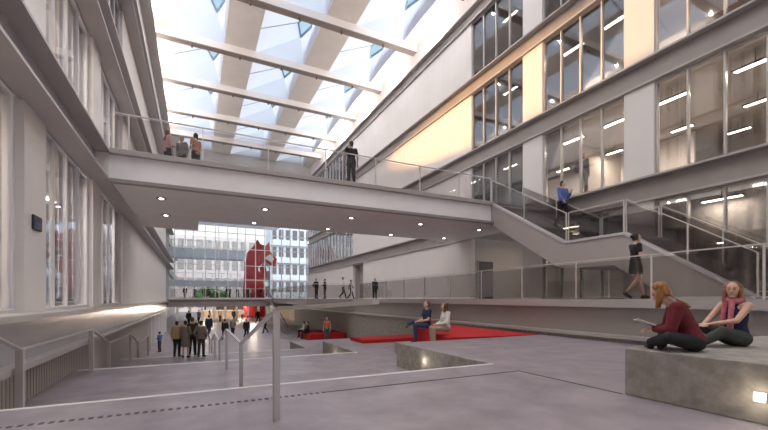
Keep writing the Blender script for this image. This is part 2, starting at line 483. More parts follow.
for i, (z0, z1) in enumerate(LV):
    for j, (a, b, n) in enumerate(((4.1, 8.1, 4), (9.16, 13.0, 4), (14.2, 18.2, 4))):
        if i == 0 and j == 2:
            continue
        window(1, 14.75, a, b, z0, z1 + 0.02, n, M_MULL, G_PANE, '%s storey glazing of the right facade, bay %s' % (lvn[i], ['nearest', 'middle', 'farthest'][j]))
    if i > 0:
        window(1, 14.75, 37.2, YF, z0, z1, 16, M_MULLW, G_PANE, '%s storey glazing far along the right facade' % lvn[i], rail=1.5)
    for j, (a, b, n) in enumerate(((4.6, 8.9, 4), (10.0, 14.0, 4), (15.1, 19.3, 4))):
        window(-1, -2.86, a, b, -0.24 if i == 0 else z0, z1 + 0.08, n, M_MULLW, G_PANEL, '%s storey glazing of the left facade, bay %s' % (lvn[i], ['nearest', 'middle', 'farthest'][j]), mw=0.07)
    window(-1, -2.86, 46.0, YF - 1.5, -0.24 if i == 0 else z0, z1, 7, M_MULLW, G_PANEL, '%s storey glazing far along the left facade' % lvn[i])
# left room blinds (white vertical fins behind the glass)
for i, (z0, z1) in enumerate(LV):
    for j, (a, b) in enumerate(((4.6, 8.9), (10.0, 14.0), (15.1, 19.3))):
        g = MB(); y = a + 0.15
        k = 0
        while y < b - 0.1:
            wd = 0.40 if (k * 7 + i * 3 + j) % 3 else 0.22
            g.box(-3.02, -3.0, y, y + wd, max(z0, -0.2) + 0.02, z1 + 0.08); y += 0.62; k += 1
        tag(g.build('vertical_blind', mat('pale_blind', (0.84, 0.82, 0.83), 0.7)), 'pale vertical blinds behind the %s storey glass on the left, %s bay' % (lvn[i], ['nearest', 'middle', 'farthest'][j]), 'blind', 'vertical blinds in the left facade')

# office ceiling lights
def left_light(x, y, z, label):
    t = thing('linear_light', label, 'light', (x, y, z), 'linear lights in the left rooms')
    MB().box(x - 0.1, x + 0.1, y - 0.7, y + 0.7, z, z + 0.12).build('housing', M_WHITE, t)
    MB().box(x - 0.07, x + 0.07, y - 0.65, y + 0.65, z - 0.01, z - 0.001).build('lens', M_LED, t)
    lamp('left_room_glow', 'AREA', (x, y, z - 0.03), 260, (1.0, 0.86, 0.70), shape='RECTANGLE', size=0.14, size_y=1.3)
for i, zc in enumerate((3.48, 7.68)):
    for j, y in enumerate((6.9, 12.0, 17.2)):
        left_light(-4.6, y, zc, 'ceiling light in the left rooms, %s storey, %s bay' % (['ground', 'second'][i], ['nearest', 'middle', 'farthest'][j]))
def office_light(x, y, z, label, l=1.05):
    t = thing('linear_light', label, 'light', (x, y, z), 'linear office lights on the right')
    MB().box(x - 0.14, x + 0.14, y - l / 2 - 0.04, y + l / 2 + 0.04, z - 0.05, z + 0.0).build('housing', M_DARK, t)
    MB().box(x - 0.075, x + 0.075, y - l / 2, y + l / 2, z - 0.065, z - 0.051).build('lens', M_LED, t)
    MB().cyl((x, y, z), (x, y, z + 0.36), 0.012, n=6).build('cable', M_DARK, t)
    if x < 20 and (x > 17 or y < 13): lamp('office_light_glow', 'AREA', (x, y, z - 0.08), 60, (1.0, 0.87, 0.74), shape='RECTANGLE', size=0.12, size_y=l).data.energy *= (1.0 if z > 4 else 0.3)
for lv, zc, nm in ((1, 7.5, 'second'), (2, 11.8, 'third'), (3, 16.0, 'fourth')):
    for x, ys in ((16.0, (5.85, 8.25, 10.45, 12.45, 16.5)), (19.2, (4.6, 6.95, 9.5, 12.55, 15.6)), (21.7, (8.5, 11.5))):
        for kk, y in enumerate(ys):
            if lv > 1 and (x > 20 or (x > 18 and y > 7)):
                continue
            if lv == 3 and y < 12: continue
            if lv == 2 and y == 5.85: continue
            office_light(x, y, zc, l=1.05 if x < 17 else 0.8, label='%s storey office ceiling light, number %s from the near end of the %s row' % (nm, ['one', 'two', 'three', 'four', 'five'][kk], 'front' if x < 17 else ('middle' if x < 20 else 'rear')))
office_light(15.45, 6.5, 3.30, 'added fill light of the ground storey room beside the stair, near one')  # added to lift the dark ground storey lobby
office_light(17.5, 15.8, 3.30, 'added fill light in the recess with the dark door')  # added to brighten the recess and its white column
office_light(15.4, 12.2, 3.30, 'added fill light of the ground storey room beside the stair, far one')  # second light added for the lobby
t = thing('low_cupboard', 'dark wooden cupboard row standing behind the third storey glass', 'cupboard', (16.4, 10.0, 8.65))
MB().box(16.0, 16.5, 9.3, 11.6, 8.65, 9.55).build('body', M_OFD, t)
MB().box(15.97, 16.0, 9.35, 10.4, 8.7, 9.5).build('door', M_OFD, t)
t = thing('low_cupboard', 'dark wooden cupboard behind the glass at the top right', 'cupboard', (16.4, 6.0, 8.65))
MB().box(16.0, 16.5, 5.0, 7.2, 8.65, 9.75).build('body', M_OFD, t)
MB().box(15.97, 16.0, 5.05, 6.1, 8.7, 9.7).build('door', M_OFD, t)
struct('wall_office', MB().box(20.8, 20.95, 9.8, 20, 4.4, 7.8), M_COLP, 'pale partition inside the second storey office')
struct('wall_office', MB().box(17.5, 20.8, 13.2, 13.3, 4.4, 7.8), M_OFW, 'beige partition inside the second storey office')
struct('wall_office', MB().box(18.5, 24, 3.8, 3.9, 4.4, 7.8), M_OFW, 'near partition inside the second storey office')
struct('wall_lobby', MB().box(15.2, 15.3, 10.2, 11.3, 0, 3.5), M_COLP, 'pale panel behind the ground storey glass')
struct('wall_lobby', MB().box(15.8, 15.9, 4, 13, 0, 3.5), mat('lobby_stone', (0.34, 0.31, 0.29), 0.7, 0, 0.3, 12), 'dark stone wall behind the ground storey glass')
t = thing('wall_sign', 'small dark navy sign on the nearest left white column', 'sign', (-2.68, 9.75, 1.33))
MB().box(-2.70, -2.66, 9.22, 9.66, 1.28, 1.56).build('plate', M_NAVY, t, bevel=0.02)
MB().box(-2.66, -2.655, 9.3, 9.55, 1.40, 1.43).build('marking', mat('sign_mark', (0.08, 0.1, 0.3), 0.5), t)

# ------------------------------------------------------------------ roof
ZB = 19.1
struct('wall_left_upper', MB().box(-3.3, -3.0, -6, YF, 17.1, ZB + 0.5), M_COVE, 'white washed wall above the left facade')
struct('wall_right_upper', MB().box(15.0, 15.3, -6, YF, 17.1, ZB + 0.5), M_COVE, 'white washed wall above the right facade')
struct('ceiling', MB().box(-3.3, -1.7, -6, YF, ZB, ZB + 0.3), M_COVE, 'left margin of the roof')
STR = [(2.0, 4.2), (8.0, 10.1), (13.9, 15.3)]
for k, (a, b) in enumerate(STR):
    struct('ceiling', MB().box(a, b, -6, YF, ZB, ZB + 0.9), M_ROOFW, '%s beige roof fin running along the hall' % ['left', 'middle', 'right'][k])
BY = [25.3 + 6.12 * k for k in range(-5, 5)]
bn = ['first', 'second', 'third', 'fourth', 'fifth', 'sixth', 'seventh', 'eighth', 'ninth', 'tenth']
for k, y in enumerate(BY):
    t = thing('roof_beam', '%s cross beam under the skylights, counted from the near end' % bn[k], 'beam', (6, y, 18.5), 'cross beams of the roof')
    MB().box(-3.0, 15.0, y - 0.22, y + 0.22, 18.55, ZB).build('web', M_ROOFB, t)
    MB().box(-3.0, 15.0, y - 0.27, y + 0.27, 18.50, 18.56).build('lower_flange', mat('beam_flange_brown', (0.30, 0.25, 0.225), 0.6), t)
    for x in (-0.2, 3.1, 6.2, 9.1, 12.3):
        if (k > 2 and x not in (3.1, 9.1)) or (k in (0, 1, 2) and x < 7): lamp('beam_spot_glow', 'SPOT', (x, y + 0.02, 18.27), BEAM_SPOT * (1.25 if k > 2 else 1.5), (1.0, 0.95, 0.93), spot_size=math.radians(160), spot_blend=1.0, shadow_soft_size=0.03)
        MB().cyl((x, y + 0.02, 18.30), (x, y + 0.02, 18.50), 0.07, n=8).build('spotlight', mat('spot_housing', (0.16, 0.13, 0.12), 0.5), t)
for k in range(len(BY)):
    y0 = BY[k]; y1 = y0 + 6.12 if k < len(BY) - 1 else YF
    for c, (x0, x1) in enumerate(((-1.7, 2.0), (4.2, 8.0), (10.1, 13.9))):
        wd = x1 - x0
        zt = ZB + 1.25
        ym = (y0 + y1) / 2
        dx, dy = x0 + wd * 0.84, 1.5
        Dl, Dr = (dx - 0.55, ym, zt), (dx + 0.45, ym, zt)
        Dn, Df = (dx, ym - dy, zt), (dx, ym + dy, zt)
        c00, c10, c11, c01 = (x0, y0, ZB), (x1, y0, ZB), (x1, y1, ZB), (x0, y1, ZB)
        ml, mr = (x0, ym, ZB), (x1, ym, ZB)
        mn, mf = (dx, y0, ZB + 0.02), (dx, y1, ZB + 0.02)
        t = thing('skylight', 'folded white skylight cell in the %s row, between the %s and next beam' % (['left', 'middle', 'right'][c], bn[k]), 'skylight', (x0 + wd / 2, ym, ZB), 'folded skylight cells of the roof')
        g = MB()
        for P in ((c00, mn, Dn, Dl, ml), (c10, mr, Dr, Dn, mn), (c11, mf, Df, Dr, mr), (c01, ml, Dl, Df, mf)):
            for i in (1, 2, 3):
                g.poly((P[0], P[i], P[i + 1]))
        bmesh.ops.remove_doubles(g.bm, verts=g.bm.verts, dist=0.001)
        o = g.build('folded_panel', M_TRANS, t)
        so = o.modifiers.new('thick', 'SOLIDIFY'); so.thickness = 0.03; so.offset = 1
        o.modifiers.clear()
        g = MB()
        for p, q in ((Dn, Dl), (Dl, Df), (Df, Dr), (Dr, Dn)):
            g.bar(p, q, 0.10, 0.13)
        g.build('frame', mat('skylight_frame_blue', (0.30, 0.42, 0.52), 0.5), t)
        g = MB()
        for p, q in ((ml, Dl), (mn, Dn)):
            MB().bar((p[0], p[1], p[2] + 0.0), q, 0.06, 0.06).build('seam', mat('skylight_seam', (0.42, 0.45, 0.58), 0.6), t)
        MB().poly((Dn, Dr, Df, Dl)).build('pane', G_SKY, t)
# wall washers on the upper ledges
for k in range(len(BY) - 1):
    if k < 3: continue
    y = BY[k] + 3.06
    for x, sd in ((-2.75, 'left'), (14.75, 'right')):
        t = thing('wall_washer', 'uplight on the %s ledge below the roof, between the %s and next beam' % (sd, bn[k]), 'light', (x, y, 17.1), 'uplights on the upper ledges')
        MB().box(x - 0.08, x + 0.08, y - 0.3, y + 0.3, 17.1, 17.2).build('housing', M_BAND, t)
        MB().box(x - 0.06, x + 0.06, y - 0.28, y + 0.28, 17.2, 17.21).build('lens', M_LED, t)
        lamp('wall_washer_glow', 'POINT', (x + (0.25 if x < 0 else -0.25), y, 17.7), 300, (1.0, 0.92, 0.84), shadow_soft_size=0.25)
# added housing for the spot that plays sunlight on the right facade
t = thing('added_sunbeam_housing', 'added housing of the spot that stands in for sunlight on the right facade', 'light', tuple(WARM_POS))
MB().box(WARM_POS.x - 0.3, WARM_POS.x, WARM_POS.y - 0.25, WARM_POS.y + 0.25, WARM_POS.z - 0.12, WARM_POS.z + 0.12).build('housing', M_DARK, t)
MB().bar((WARM_POS.x - 0.7, WARM_POS.y, WARM_POS.z), (WARM_POS.x - 0.3, WARM_POS.y, WARM_POS.z), 0.08, 0.08).build('bracket', M_DARK, t)

# ------------------------------------------------------------------ far curtain wall and what stands behind it
t = thing('window_%d' % next(WN), 'tall glazed end wall of the hall with a white grid', 'window', (5, YF, 0), kind='structure')
xs = [-2.3, -1.1, -0.2, 1.2, 2.4, 2.8, 3.9, 5.1, 6.1, 7.4, 8.6, 9.6, 10.9, 12.1, 13.4, 14.5]
for x in xs:
    MB().box(x - 0.05, x + 0.05, YF - 0.15, YF + 0.05, 0, 12.9).build('mullion', M_MULLW, t)
for z in (0.05, 2.5, 4.4, 6.6, 8.65, 10.8, 12.8):
    MB().box(-2.3, 14.5, YF - 0.1, YF + 0.03, z - 0.045, z + 0.045).build('transom', M_MULLW, t)
MB().box(-2.3, 14.5, YF - 0.03, YF - 0.015, 0.1, 12.8).build('pane', G_CURT, t)
struct('wall_end', MB().box(-2.9, 15, YF - 0.1, YF + 0.2, 12.9, ZB + 0.6), mat('end_wall_grey', (0.46, 0.44, 0.43), 0.7, 0, 0.04, 1, lines=[('Z', 1.5, 0.05, 0.75)]), 'grey panelled end wall above the glazing')
struct('floor', MB().box(-2.5, 24, YF, 66, -0.85, -0.02), M_BAND, 'deck beyond the glazed end wall')

# buildings beyond
def far_building(label, x0, x1, y, dep, z0, z1, rows, cols, mwall, mwin, band=None):
    t = thing('building', label, 'building', ((x0 + x1) / 2, y, z0), 'buildings beyond the glazed end')
    MB().box(x0, x1, y, y + dep, z0, z1).build('wall', mwall, t)
    h = (z1 - z0) / rows
    for r in range(rows):
        for c in range(cols):
            wdt = (x1 - x0) / cols
            a = x0 + c * wdt
            MB().box(a + wdt * 0.18, a + wdt * 0.82, y - 0.12, y + 0.05, z0 + r * h + h * 0.25, z0 + r * h + h * 0.8).build('window', mwin, t)
    if band:
        for r in range(rows):
            MB().box(x0 - 0.1, x1 + 0.1, y - 0.35, y, z0 + r * h - 0.35, z0 + r * h + 0.35).build('band', band, t)
    return t
M_BLW = mat('pale_blue_render', (0.82, 0.88, 0.95), 0.6)
M_WIN = mat('dark_window', (0.20, 0.20, 0.21), 0.25)
M_YW = mat('yellowish_render', (0.60, 0.52, 0.36), 0.6)
far_building('pale blue building with dark windows, right of the red sculpture', 13.0, 25, 76, 6, -2.9, 14, 5, 9, M_BLW, M_WIN, M_BLW)
far_building('yellow tinted low building wing between sculpture and pale building', 10.6, 12.8, 77, 5, -2.9, 8.5, 4, 3, M_YW, M_WIN, M_BLW)
far_building('pinkish white building far behind the cross bridges', -16, 12.5, 92, 6, -2.9, 13.5, 4, 16, mat('pinkish_render', (0.80, 0.72, 0.70), 0.7), mat('grey_window', (0.42, 0.40, 0.40), 0.4), None)
for z, y, nm in ((5.9, 62.0, 'upper'), (1.9, 66.0, 'lower')):
    t = thing('footbridge', '%s pale blue cross bridge beyond the glazed end wall' % nm, 'bridge', (3, y, z), 'pale cross bridges outside')
    MB().box(-3.6, 6.8, y, y + 3, z, z + (1.35 if nm == 'upper' else 0.9)).build('deck', M_BLW, t)
    MB().box(-3.6, 6.8, y, y + 0.05, z + (2.4 if nm == 'upper' else 2.0), z + (2.46 if nm == 'upper' else 2.06)).build('handrail', M_MULLW, t)
    for k in range(8):
        x = -3.0 + k * 1.35
        MB().box(x, x + 0.06, y, y + 0.05, z + 0.85, z + 2.4 if nm == 'upper' else z + 2.0).build('post', M_MULLW, t)
t = thing('building', 'continuing left building wing outside with grey bands', 'building', (-5, 66, -2.9), 'buildings beyond the glazed end')
MB().box(-8, -3.62, 56, 90, -2.9, 11.6).build('wall', M_BAND_L, t)
for z in (-0.9, 3.5, 7.7):
    MB().box(-3.6, -3.2, 56, 90, z, z + 0.9).build('band', M_BAND, t)
t = thing('canopy', 'pale outdoor roof canopy with cross ribs beyond the end wall', 'canopy', (3, 72, 11))
MB().box(-8, 12.6, 55.2, 66, 11.6, 12.0).build('roof', M_TRANS, t)
for k in range(3):
    MB().box(-3.6, 12, 56 + k * 4, 56.4 + k * 4, 11.1, 11.6).build('rib', M_ROOFB, t)

# red sculpture: standing faceted dog-like form
g = MB()
g.loft([((9.0, 64, -2.9), (2.0, 0, 0), (0, 1.0, 0)), ((8.9, 64, 2.0), (1.9, 0, 0), (0, 1.0, 0)), ((8.8, 64, 4.2), (1.6, 0, 0), (0, 0.9, 0))], n=8, e=4)
g.box(7.3, 9.6, 63.2, 64.8, 3.6, 5.9)
g.prism([(7.4, 5.5), (9.4, 4.8), (11.0, 6.0), (12.6, 5.1), (12.9, 6.4), (11.7, 7.4), (11.5, 9.0), (10.9, 8.3), (9.9, 8.6), (9.4, 9.3), (9.0, 8.5), (7.7, 7.2)], 'y', 63.1, 64.9)
g.prism([(9.9, 4.9), (10.6, 3.2), (11.2, 3.4), (10.9, 5.6)], 'y', 63.4, 64.6)
for v in g.bm.verts: v.co.x = 7.0 + (v.co.x - 7.3) * 0.86
o = g.build('sculpture', M_SCULPT, bevel=0.08)
tag(o, 'tall red faceted sculpture standing beyond the glazed end wall', 'sculpture')
tag(MB().prism([(9.8, 6.4), (10.9, 5.7), (11.3, 6.3), (10.7, 7.0)], 'y', 62.9, 63.08).build('sculpture_plate', M_WHITE), 'small white plate set at the head of the red sculpture', 'plate')

# plaza furniture under the far slab
t = thing('counter', 'long light wood counter in the plaza under the far slab', 'counter', (6, 66, L[3]))
MB().box(1.2, 10.5, 66, 67.4, L[3], L[3] + 1.0).build('body', mat('light_wood', (0.55, 0.40, 0.25), 0.6, 0, 0.1, 2), t)
MB().box(1.0, 10.7, 65.8, 67.6, L[3] + 1.0, L[3] + 1.12).build('worktop', M_WHITE, t)
t = thing('kiosk', 'brown round kiosk behind the light wood counter', 'kiosk', (6.5, 74, L[3]))
MB().cyl((5.8, 75, L[3]), (5.8, 75, L[3] + 1.6), 2.4, n=24).build('body', mat('brown_wood', (0.33, 0.20, 0.12), 0.6), t)
MB().cyl((5.8, 75, L[3] + 1.6), (5.8, 75, L[3] + 1.8), 2.7, n=24).build('top', M_BAND_L, t)
M_BGW = mat('warm_back_wall', (0.62, 0.53, 0.42), 0.7, 0, 0.1, 0.5)
struct('wall_plaza_right', MB().box(12.0, 12.3, 43.6, 100, L[3], -0.9), M_BGW, 'side wall of the plaza under the far deck')
for k_, (x_, y_) in enumerate(((1.5, 50), (6.5, 50), (1.5, 63), (6.5, 63))):  # lights added under the slab to brighten the plaza
    t = thing('plaza_fill_light', 'added fill light under the far slab, %s' % ['front left', 'front right', 'rear left', 'rear right'][k_], 'light', (x_, y_, -0.86), 'added fill lights under the far slab')
    MB().cyl((x_, y_, -0.93), (x_, y_, -0.85), 0.25, n=16).build('rim', M_BAND, t)
    MB().cyl((x_, y_, -0.94), (x_, y_, -0.93), 0.2, n=16).build('lens', M_DOWN, t)
    lamp('plaza_glow', 'POINT', (x_, y_, -1.15), 260, (1.0, 0.85, 0.68), shadow_soft_size=0.15)
struct('wall_plaza_end', MB().box(-14, 26, 100, 100.3, L[3], 0.5), M_BGW, 'warm wall at the end of the plaza')
for k in range(9):
    x = -2.2 + k * 1.45
    tag(MB().box(x, x + 0.28, 57, 57.28, L[3], -0.85).build('plaza_column', M_WHITE), 'slender white column carrying the far deck, %s from the left' % ['first', 'second', 'third', 'fourth', 'fifth', 'sixth', 'seventh', 'eighth', 'ninth'][k], 'column', 'slender columns under the far deck')
for k in range(6):
    y = 26 + k * 2.6
    tag(MB().box(-2.45, -2.27, y, y + 0.18, L[3], -1.06).build('ledge_column', M_WHITE), 'slender white post under the left ledge, %s from the near end' % bn[k], 'column', 'posts under the left ledge')
def tree(x, y, z, h, label):
    t = thing('tree', label, 'tree', (x, y, z), 'trees beyond the end wall')
    MB().cyl((x, y, z), (x, y, z + h * 0.5), 0.18, 0.1, n=8).build('trunk', M_OFD, t)
    g = MB()
    for k in range(14):
        g.ball((x + random.uniform(-1, 1) * h * 0.3, y + random.uniform(-1, 1) * h * 0.25, z + h * (0.5 + random.random() * 0.4)), h * random.uniform(0.14, 0.22), n=8)
    for v in g.bm.verts: v.co += Vector([random.uniform(-.1, .1) for _ in range(3)])
    g.build('foliage', mat('foliage', (0.10, 0.22, 0.07), 0.8, 0, 0.3, 3), t)
tree(1.8, 84, L[3], 5.2, 'green tree seen beneath the lower pale bridge')
tree(4.9, 86, L[3], 4.4, 'smaller green tree beside the sculpture, left of its foot')
# planters / dark hedge behind far glazing
t = thing('escalator', 'dark sloping escalator side dropping from the far deck', 'escalator', (9, 40, L[3]))
MB().prism([(40.0, -0.02), (40.0, -0.95), (32.5, L[3]), (31.5, L[3])], 'x', 6.7, 6.85).build('balustrade', mat('escalator_dark', (0.13, 0.12, 0.12), 0.5), t)
MB().bar((6.78, 40.3, 0.55), (6.78, 31.6, -2.35), 0.06, 0.06).build('handrail', M_DARK, t)

# ------------------------------------------------------------------ railings
def railing(label, pts, h=1.1, post=0.05, glassed=True, rail=0.05, mid=False, name='glass_railing', m=None, gm=None, hrh=None):
    """pts: post feet; glass panels and handrail between consecutive ones"""
    m = m or M_RAILF
    t = thing(name, label, 'railing', tuple(pts[0]), 'glass railings')
    for p in pts:
        MB().box(p[0] - post / 2, p[0] + post / 2, p[1] - post / 2, p[1] + post / 2, p[2], p[2] + h).build('post', m, t)
    for a, b in zip(pts, pts[1:]):
        a = Vector(a); b = Vector(b); d = (b - a); dd = d.normalized()
        a2 = a + dd * post * 0.7; b2 = b - dd * post * 0.7
        if glassed:
            n = Vector((dd.y, -dd.x, 0)) * 0.006
            g = MB()
            z0, z1 = Vector((0, 0, 0.06)), Vector((0, 0, h - 0.07))
            P = [a2 + n + z0, b2 + n + z0, b2 + n + z1, a2 + n + z1]; Q = [p - n * 2 for p in P]
            vs = [g.bm.verts.new(p) for p in P + Q]
            for f in ((0, 1, 2, 3), (7, 6, 5, 4), (0, 4, 5, 1), (1, 5, 6, 2), (2, 6, 7, 3), (3, 7, 4, 0)):
                g.bm.faces.new([vs[i] for i in f])
            g.build('glass_panel', gm or G_RAIL, t)
    g = MB()
    up = Vector((0, 0, h))
    for a, b in zip(pts, pts[1:]):
        g.bar(Vector(a) + up, Vector(b) + up, rail, hrh or rail * 0.7)
    g.build('handrail', m, t)
    return t
wy = [1.6, 3.7, 5.8, 7.9, 10.0, 12.1, 14.2, 16.3, 18.4, 20.5, 22.6, 24.7]
railing('glass railing along the edge of the eye-level walkway on the right', [(10.12, y - 0.13, -0.015) for y in wy], 1.1, 0.036, rail=0.036)
railing('glass railing along the far widened deck', [(7.1, 43.4, -0.015), (7.1, 40, -0.015), (7.1, 36, -0.015), (7.1, 32, -0.015), (7.1, 28.5, -0.015), (7.1, 26.9, -0.015), (10.0, 25.7, -0.015)], 1.05, 0.04)
railing('glass railing on the far crossing slab', [(x, 43.62, 0) for x in (-2.2, -0.7, 0.8, 2.3, 3.8, 5.3, 6.9)], 1.05, 0.04)
bx = [-2.2, -1.8, 0.23, 2.3, 4.38, 6.43, 8.47, 10.49, 12.3]
railing('front glass railing of the upper bridge', [(x, 13.9, 4.45) for x in bx], 1.1, 0.035, rail=0.045, gm=glass('bridge_rail_glass', (0.88, 0.87, 0.87), 0.4, 0.02, 0.02))
railing('rear glass railing of the upper bridge', [(x, 19.35, 4.45) for x in (0.3, 2.3, 4.38, 6.43, 8.47, 10.49, 12.4, 14.3)], 1.1, 0.035, rail=0.045, gm=MATS['bridge_rail_glass'])

# ------------------------------------------------------------------ upper bridge
t = thing('bridge', 'wide grey bridge crossing the hall overhead with three people on it', 'bridge', (5, 16.5, 3.45))
MB().box(-2.25, 12.34, 13.985, 19.4, 3.49, 4.42).build('deck', M_SOFFIT, t)
MB().box(-2.3, 12.35, 13.93, 13.98, 3.58, 4.30).build('fascia', mat('bridge_fascia', (0.90, 0.88, 0.895), 0.35, 0.1, 0.04, 1.0), t)
MB().box(-2.63, -2.3, 13.90, 14.0, 3.57, 4.33).build('end_closure', M_SOFFIT, t)
MB().box(-2.26, 12.35, 13.75, 14.0, 4.30, 4.45).build('upper_flange', M_BAND_L, t)
MB().box(-2.26, 12.35, 13.75, 14.0, 3.45, 3.55).build('lower_flange', M_BAND, t)
MB().box(-2.25, 0.15, 19.4, 22.0, 3.49, 4.42).build('side_deck', M_SOFFIT, t)
MB().box(12.34, 14.48, 14.02, 19.4, 3.49, 4.42).build('end_deck', M_SOFFIT, t)
MB().box(-2.5, 14.5, 14.02, 19.4, 4.42, 4.45).build('walking_surface', M_FLOOR, t)
dl = [(-1.05, 15.45), (-1.09, 18.5), (2.45, 15.55), (2.44, 18.6), (6.05, 15.6), (5.97, 18.6), (9.45, 15.46), (12.86, 18.46), (12.94, 15.5), (9.55, 18.7)]
for k, (x, y) in enumerate(dl):
    side = 'front' if y < 17 else 'rear'
    i = sorted([q[0] for q in dl if (q[1] < 17) == (y < 17)]).index(x)
    t = thing('downlight', 'recessed round downlight under the bridge, %s row, %s from the left' % (side, bn[i]), 'light', (x, y, 3.49), 'round downlights under the bridge')
    MB().cyl((x, y, 3.465), (x, y, 3.492), 0.17, n=20).build('rim', M_BAND, t)
    MB().cyl((x, y, 3.458), (x, y, 3.464), 0.075, n=20).build('lens', M_DOWN, t)

# ------------------------------------------------------------------ staircase from the bridge down to the walkway
t = thing('staircase', 'grey stair with a landing descending from the bridge to the walkway', 'staircase', (13.4, 9, 0))
XS0, XS1 = 12.36, 14.4
prof_up = [(14.0, 4.42), (10.0, 2.07), (7.75, 2.07), (4.5, 0.0)]
MB().prism([(14.0, 4.42), (10.0, 2.07), (7.75, 2.07), (4.45, -0.02), (6.4, -0.02), (8.1, 1.10), (9.9, 1.10), (10.3, 1.2), (14.0, 3.45)], 'x', XS0, XS0 + 0.18).build('stringer', mat('stringer_grey', (0.40, 0.365, 0.345), 0.5, 0, 0.05, 1.5), t)
MB().prism([(14.0, 4.30), (10.0, 1.95), (7.75, 1.95), (4.65, -0.02), (6.4, -0.02), (8.1, 1.10), (9.9, 1.10), (10.3, 1.2), (14.0, 3.45)], 'x', XS0 + 0.19, XS1).build('soffit', M_SOFFIT, t)
g = MB()
for a, b in zip(prof_up, prof_up[1:]):
    g.bar((XS0 + 0.09, a[0], a[1] + 0.02), (XS0 + 0.09, b[0], b[1] + 0.02), 0.26, 0.08)
g.build('coping', mat('stair_coping', (0.60, 0.59, 0.60), 0.3, 0.2), t)
for (ya, yb, za, zb) in ((14.0, 10.0, 4.42, 2.07), (7.75, 4.5, 2.07, 0.0)):
    n = 13
    for i in range(n):
        y1 = ya + (yb - ya) * i / n; y0 = ya + (yb - ya) * (i + 1) / n
        z = za + (zb - za) * (i + 1) / n
        MB().box(XS0 + 0.22, XS1, y0, y1, z - 0.10, z + 0.02).build('tread', mat('tread_dark', (0.22, 0.20, 0.19), 0.6), t)
MB().box(XS0 + 0.22, XS1, 7.75, 10.0, 1.97, 2.09).build('landing', MATS['tread_dark'], t)
g_st = glass('stair_rail_glass', (0.74, 0.72, 0.71), 0.45, 0.02, 0.03)
for xx, nm in ((12.42, 'outer'), (14.35, 'inner')):
    railing('%s glass railing of the stair below the bridge' % nm, [(xx, 13.95, 4.42), (xx, 12.0, 3.3), (xx, 9.95, 2.1)], 1.08, 0.036, rail=0.036, gm=g_st)
    railing('%s glass railing of the stair landing' % nm, [(xx, 9.85, 2.1), (xx, 7.8, 2.1)], 1.08, 0.036, rail=0.036, gm=g_st)
    railing('%s glass railing of the lower stair flight' % nm, [(xx, 7.72, 2.1), (xx, 6.0, 1.02), (xx, 4.5, 0.05)], 1.08, 0.036, rail=0.036, gm=g_st)

# ------------------------------------------------------------------ stair handrails in the foreground
def handrail(label, x, pts, pw=0.07, rw=0.07, posts=None, m=None):
    m = m or M_STEEL
    t = thing('stair_handrail', label, 'handrail', (x, pts[0][0], pts[0][2]), 'flat steel handrails on the terrace steps')
    for (y, zt, zb) in pts:
        if zb is not None:
            MB().box(x - pw / 2, x + pw / 2, y - pw / 2, y + pw / 2, zb, zt).build('post', m, t)
    g = MB()
    for a, b in zip(pts, pts[1:]):
        g.bar((x, a[0], a[1]), (x, b[0], b[1]), rw, 0.022)
    g.build('rail', m, t)
M_HR = mat('warm_grey_rail', (0.52, 0.49, 0.46), 0.35, 0.5)
handrail('centre steel handrail zigzagging down the steps', 0.70, [(3.78, -0.10, L[0]), (6.95, -0.76, -1.6), (10.3, -0.76, L[1]), (13.3, -1.34, L[2]), (16.6, -1.34, L[2]), (19.7, -1.94, L[3]), (23, -1.94, L[3])], 0.06, 0.055)
handrail('left handrail following the ribbed wall down the steps', -2.2, [(5.3, -0.13, L[0]), (7.1, -0.72, -1.62), (11.25, -0.73, L[1]), (13.3, -1.26, L[2]), (17.4, -1.33, L[2]), (19.6, -1.9, L[3]), (23.5, -1.95, L[3])], 0.085, 0.07, m=M_HR)
tag(MB().bar((0.70, 3.74, -0.10), (1.02, 2.2, -0.022), 0.05, 0.028).build('rail_extension', M_HR), 'straight rail extension reaching from the tall centre post towards the viewer', 'handrail')

# ------------------------------------------------------------------ people
M_SKIN = mat('skin', (0.62, 0.37, 0.27), 0.55)
M_SKINT = mat('skin_tanned', (0.42, 0.24, 0.17), 0.55)
def cloth(name, col, r=0.85):
    return mat('cloth_' + name, col, r, 0, 0.12, 14)
C_BLACK = cloth('black', (0.013, 0.012, 0.014)); C_RED = cloth('dark_red', (0.13, 0.008, 0.015)); C_NAVY = cloth('navy', (0.018, 0.022, 0.065))
C_WHITE = cloth('white', (0.66, 0.62, 0.58)); C_BEIGE = cloth('beige', (0.36, 0.26, 0.19)); C_BLUE = cloth('blue', (0.10, 0.15, 0.38))
C_GREY = cloth('grey', (0.20, 0.19, 0.19)); C_DGREY = cloth('dark_grey', (0.055, 0.052, 0.06)); C_ORANGE = cloth('orange', (0.62, 0.18, 0.10))
C_TAN = cloth('tan', (0.42, 0.30, 0.16)); C_TAUPE = cloth('taupe', (0.19, 0.15, 0.13)); C_BROWN = cloth('brown', (0.055, 0.032, 0.024))
C_PINK = cloth('pink', (0.50, 0.30, 0.30)); C_TEAL = cloth('teal', (0.03, 0.12, 0.14)); C_JEAN = cloth('jeans', (0.035, 0.045, 0.10))
C_PLUM = cloth('scarf_plum', (0.30, 0.02, 0.06)); C_DKGREEN = cloth('dark_green_grey', (0.05, 0.055, 0.045))
H_DARK = mat('hair_dark', (0.02, 0.013, 0.01), 0.5, 0, 0.3, 40); H_BROWN = mat('hair_brown', (0.10, 0.045, 0.025), 0.5, 0, 0.3, 40)
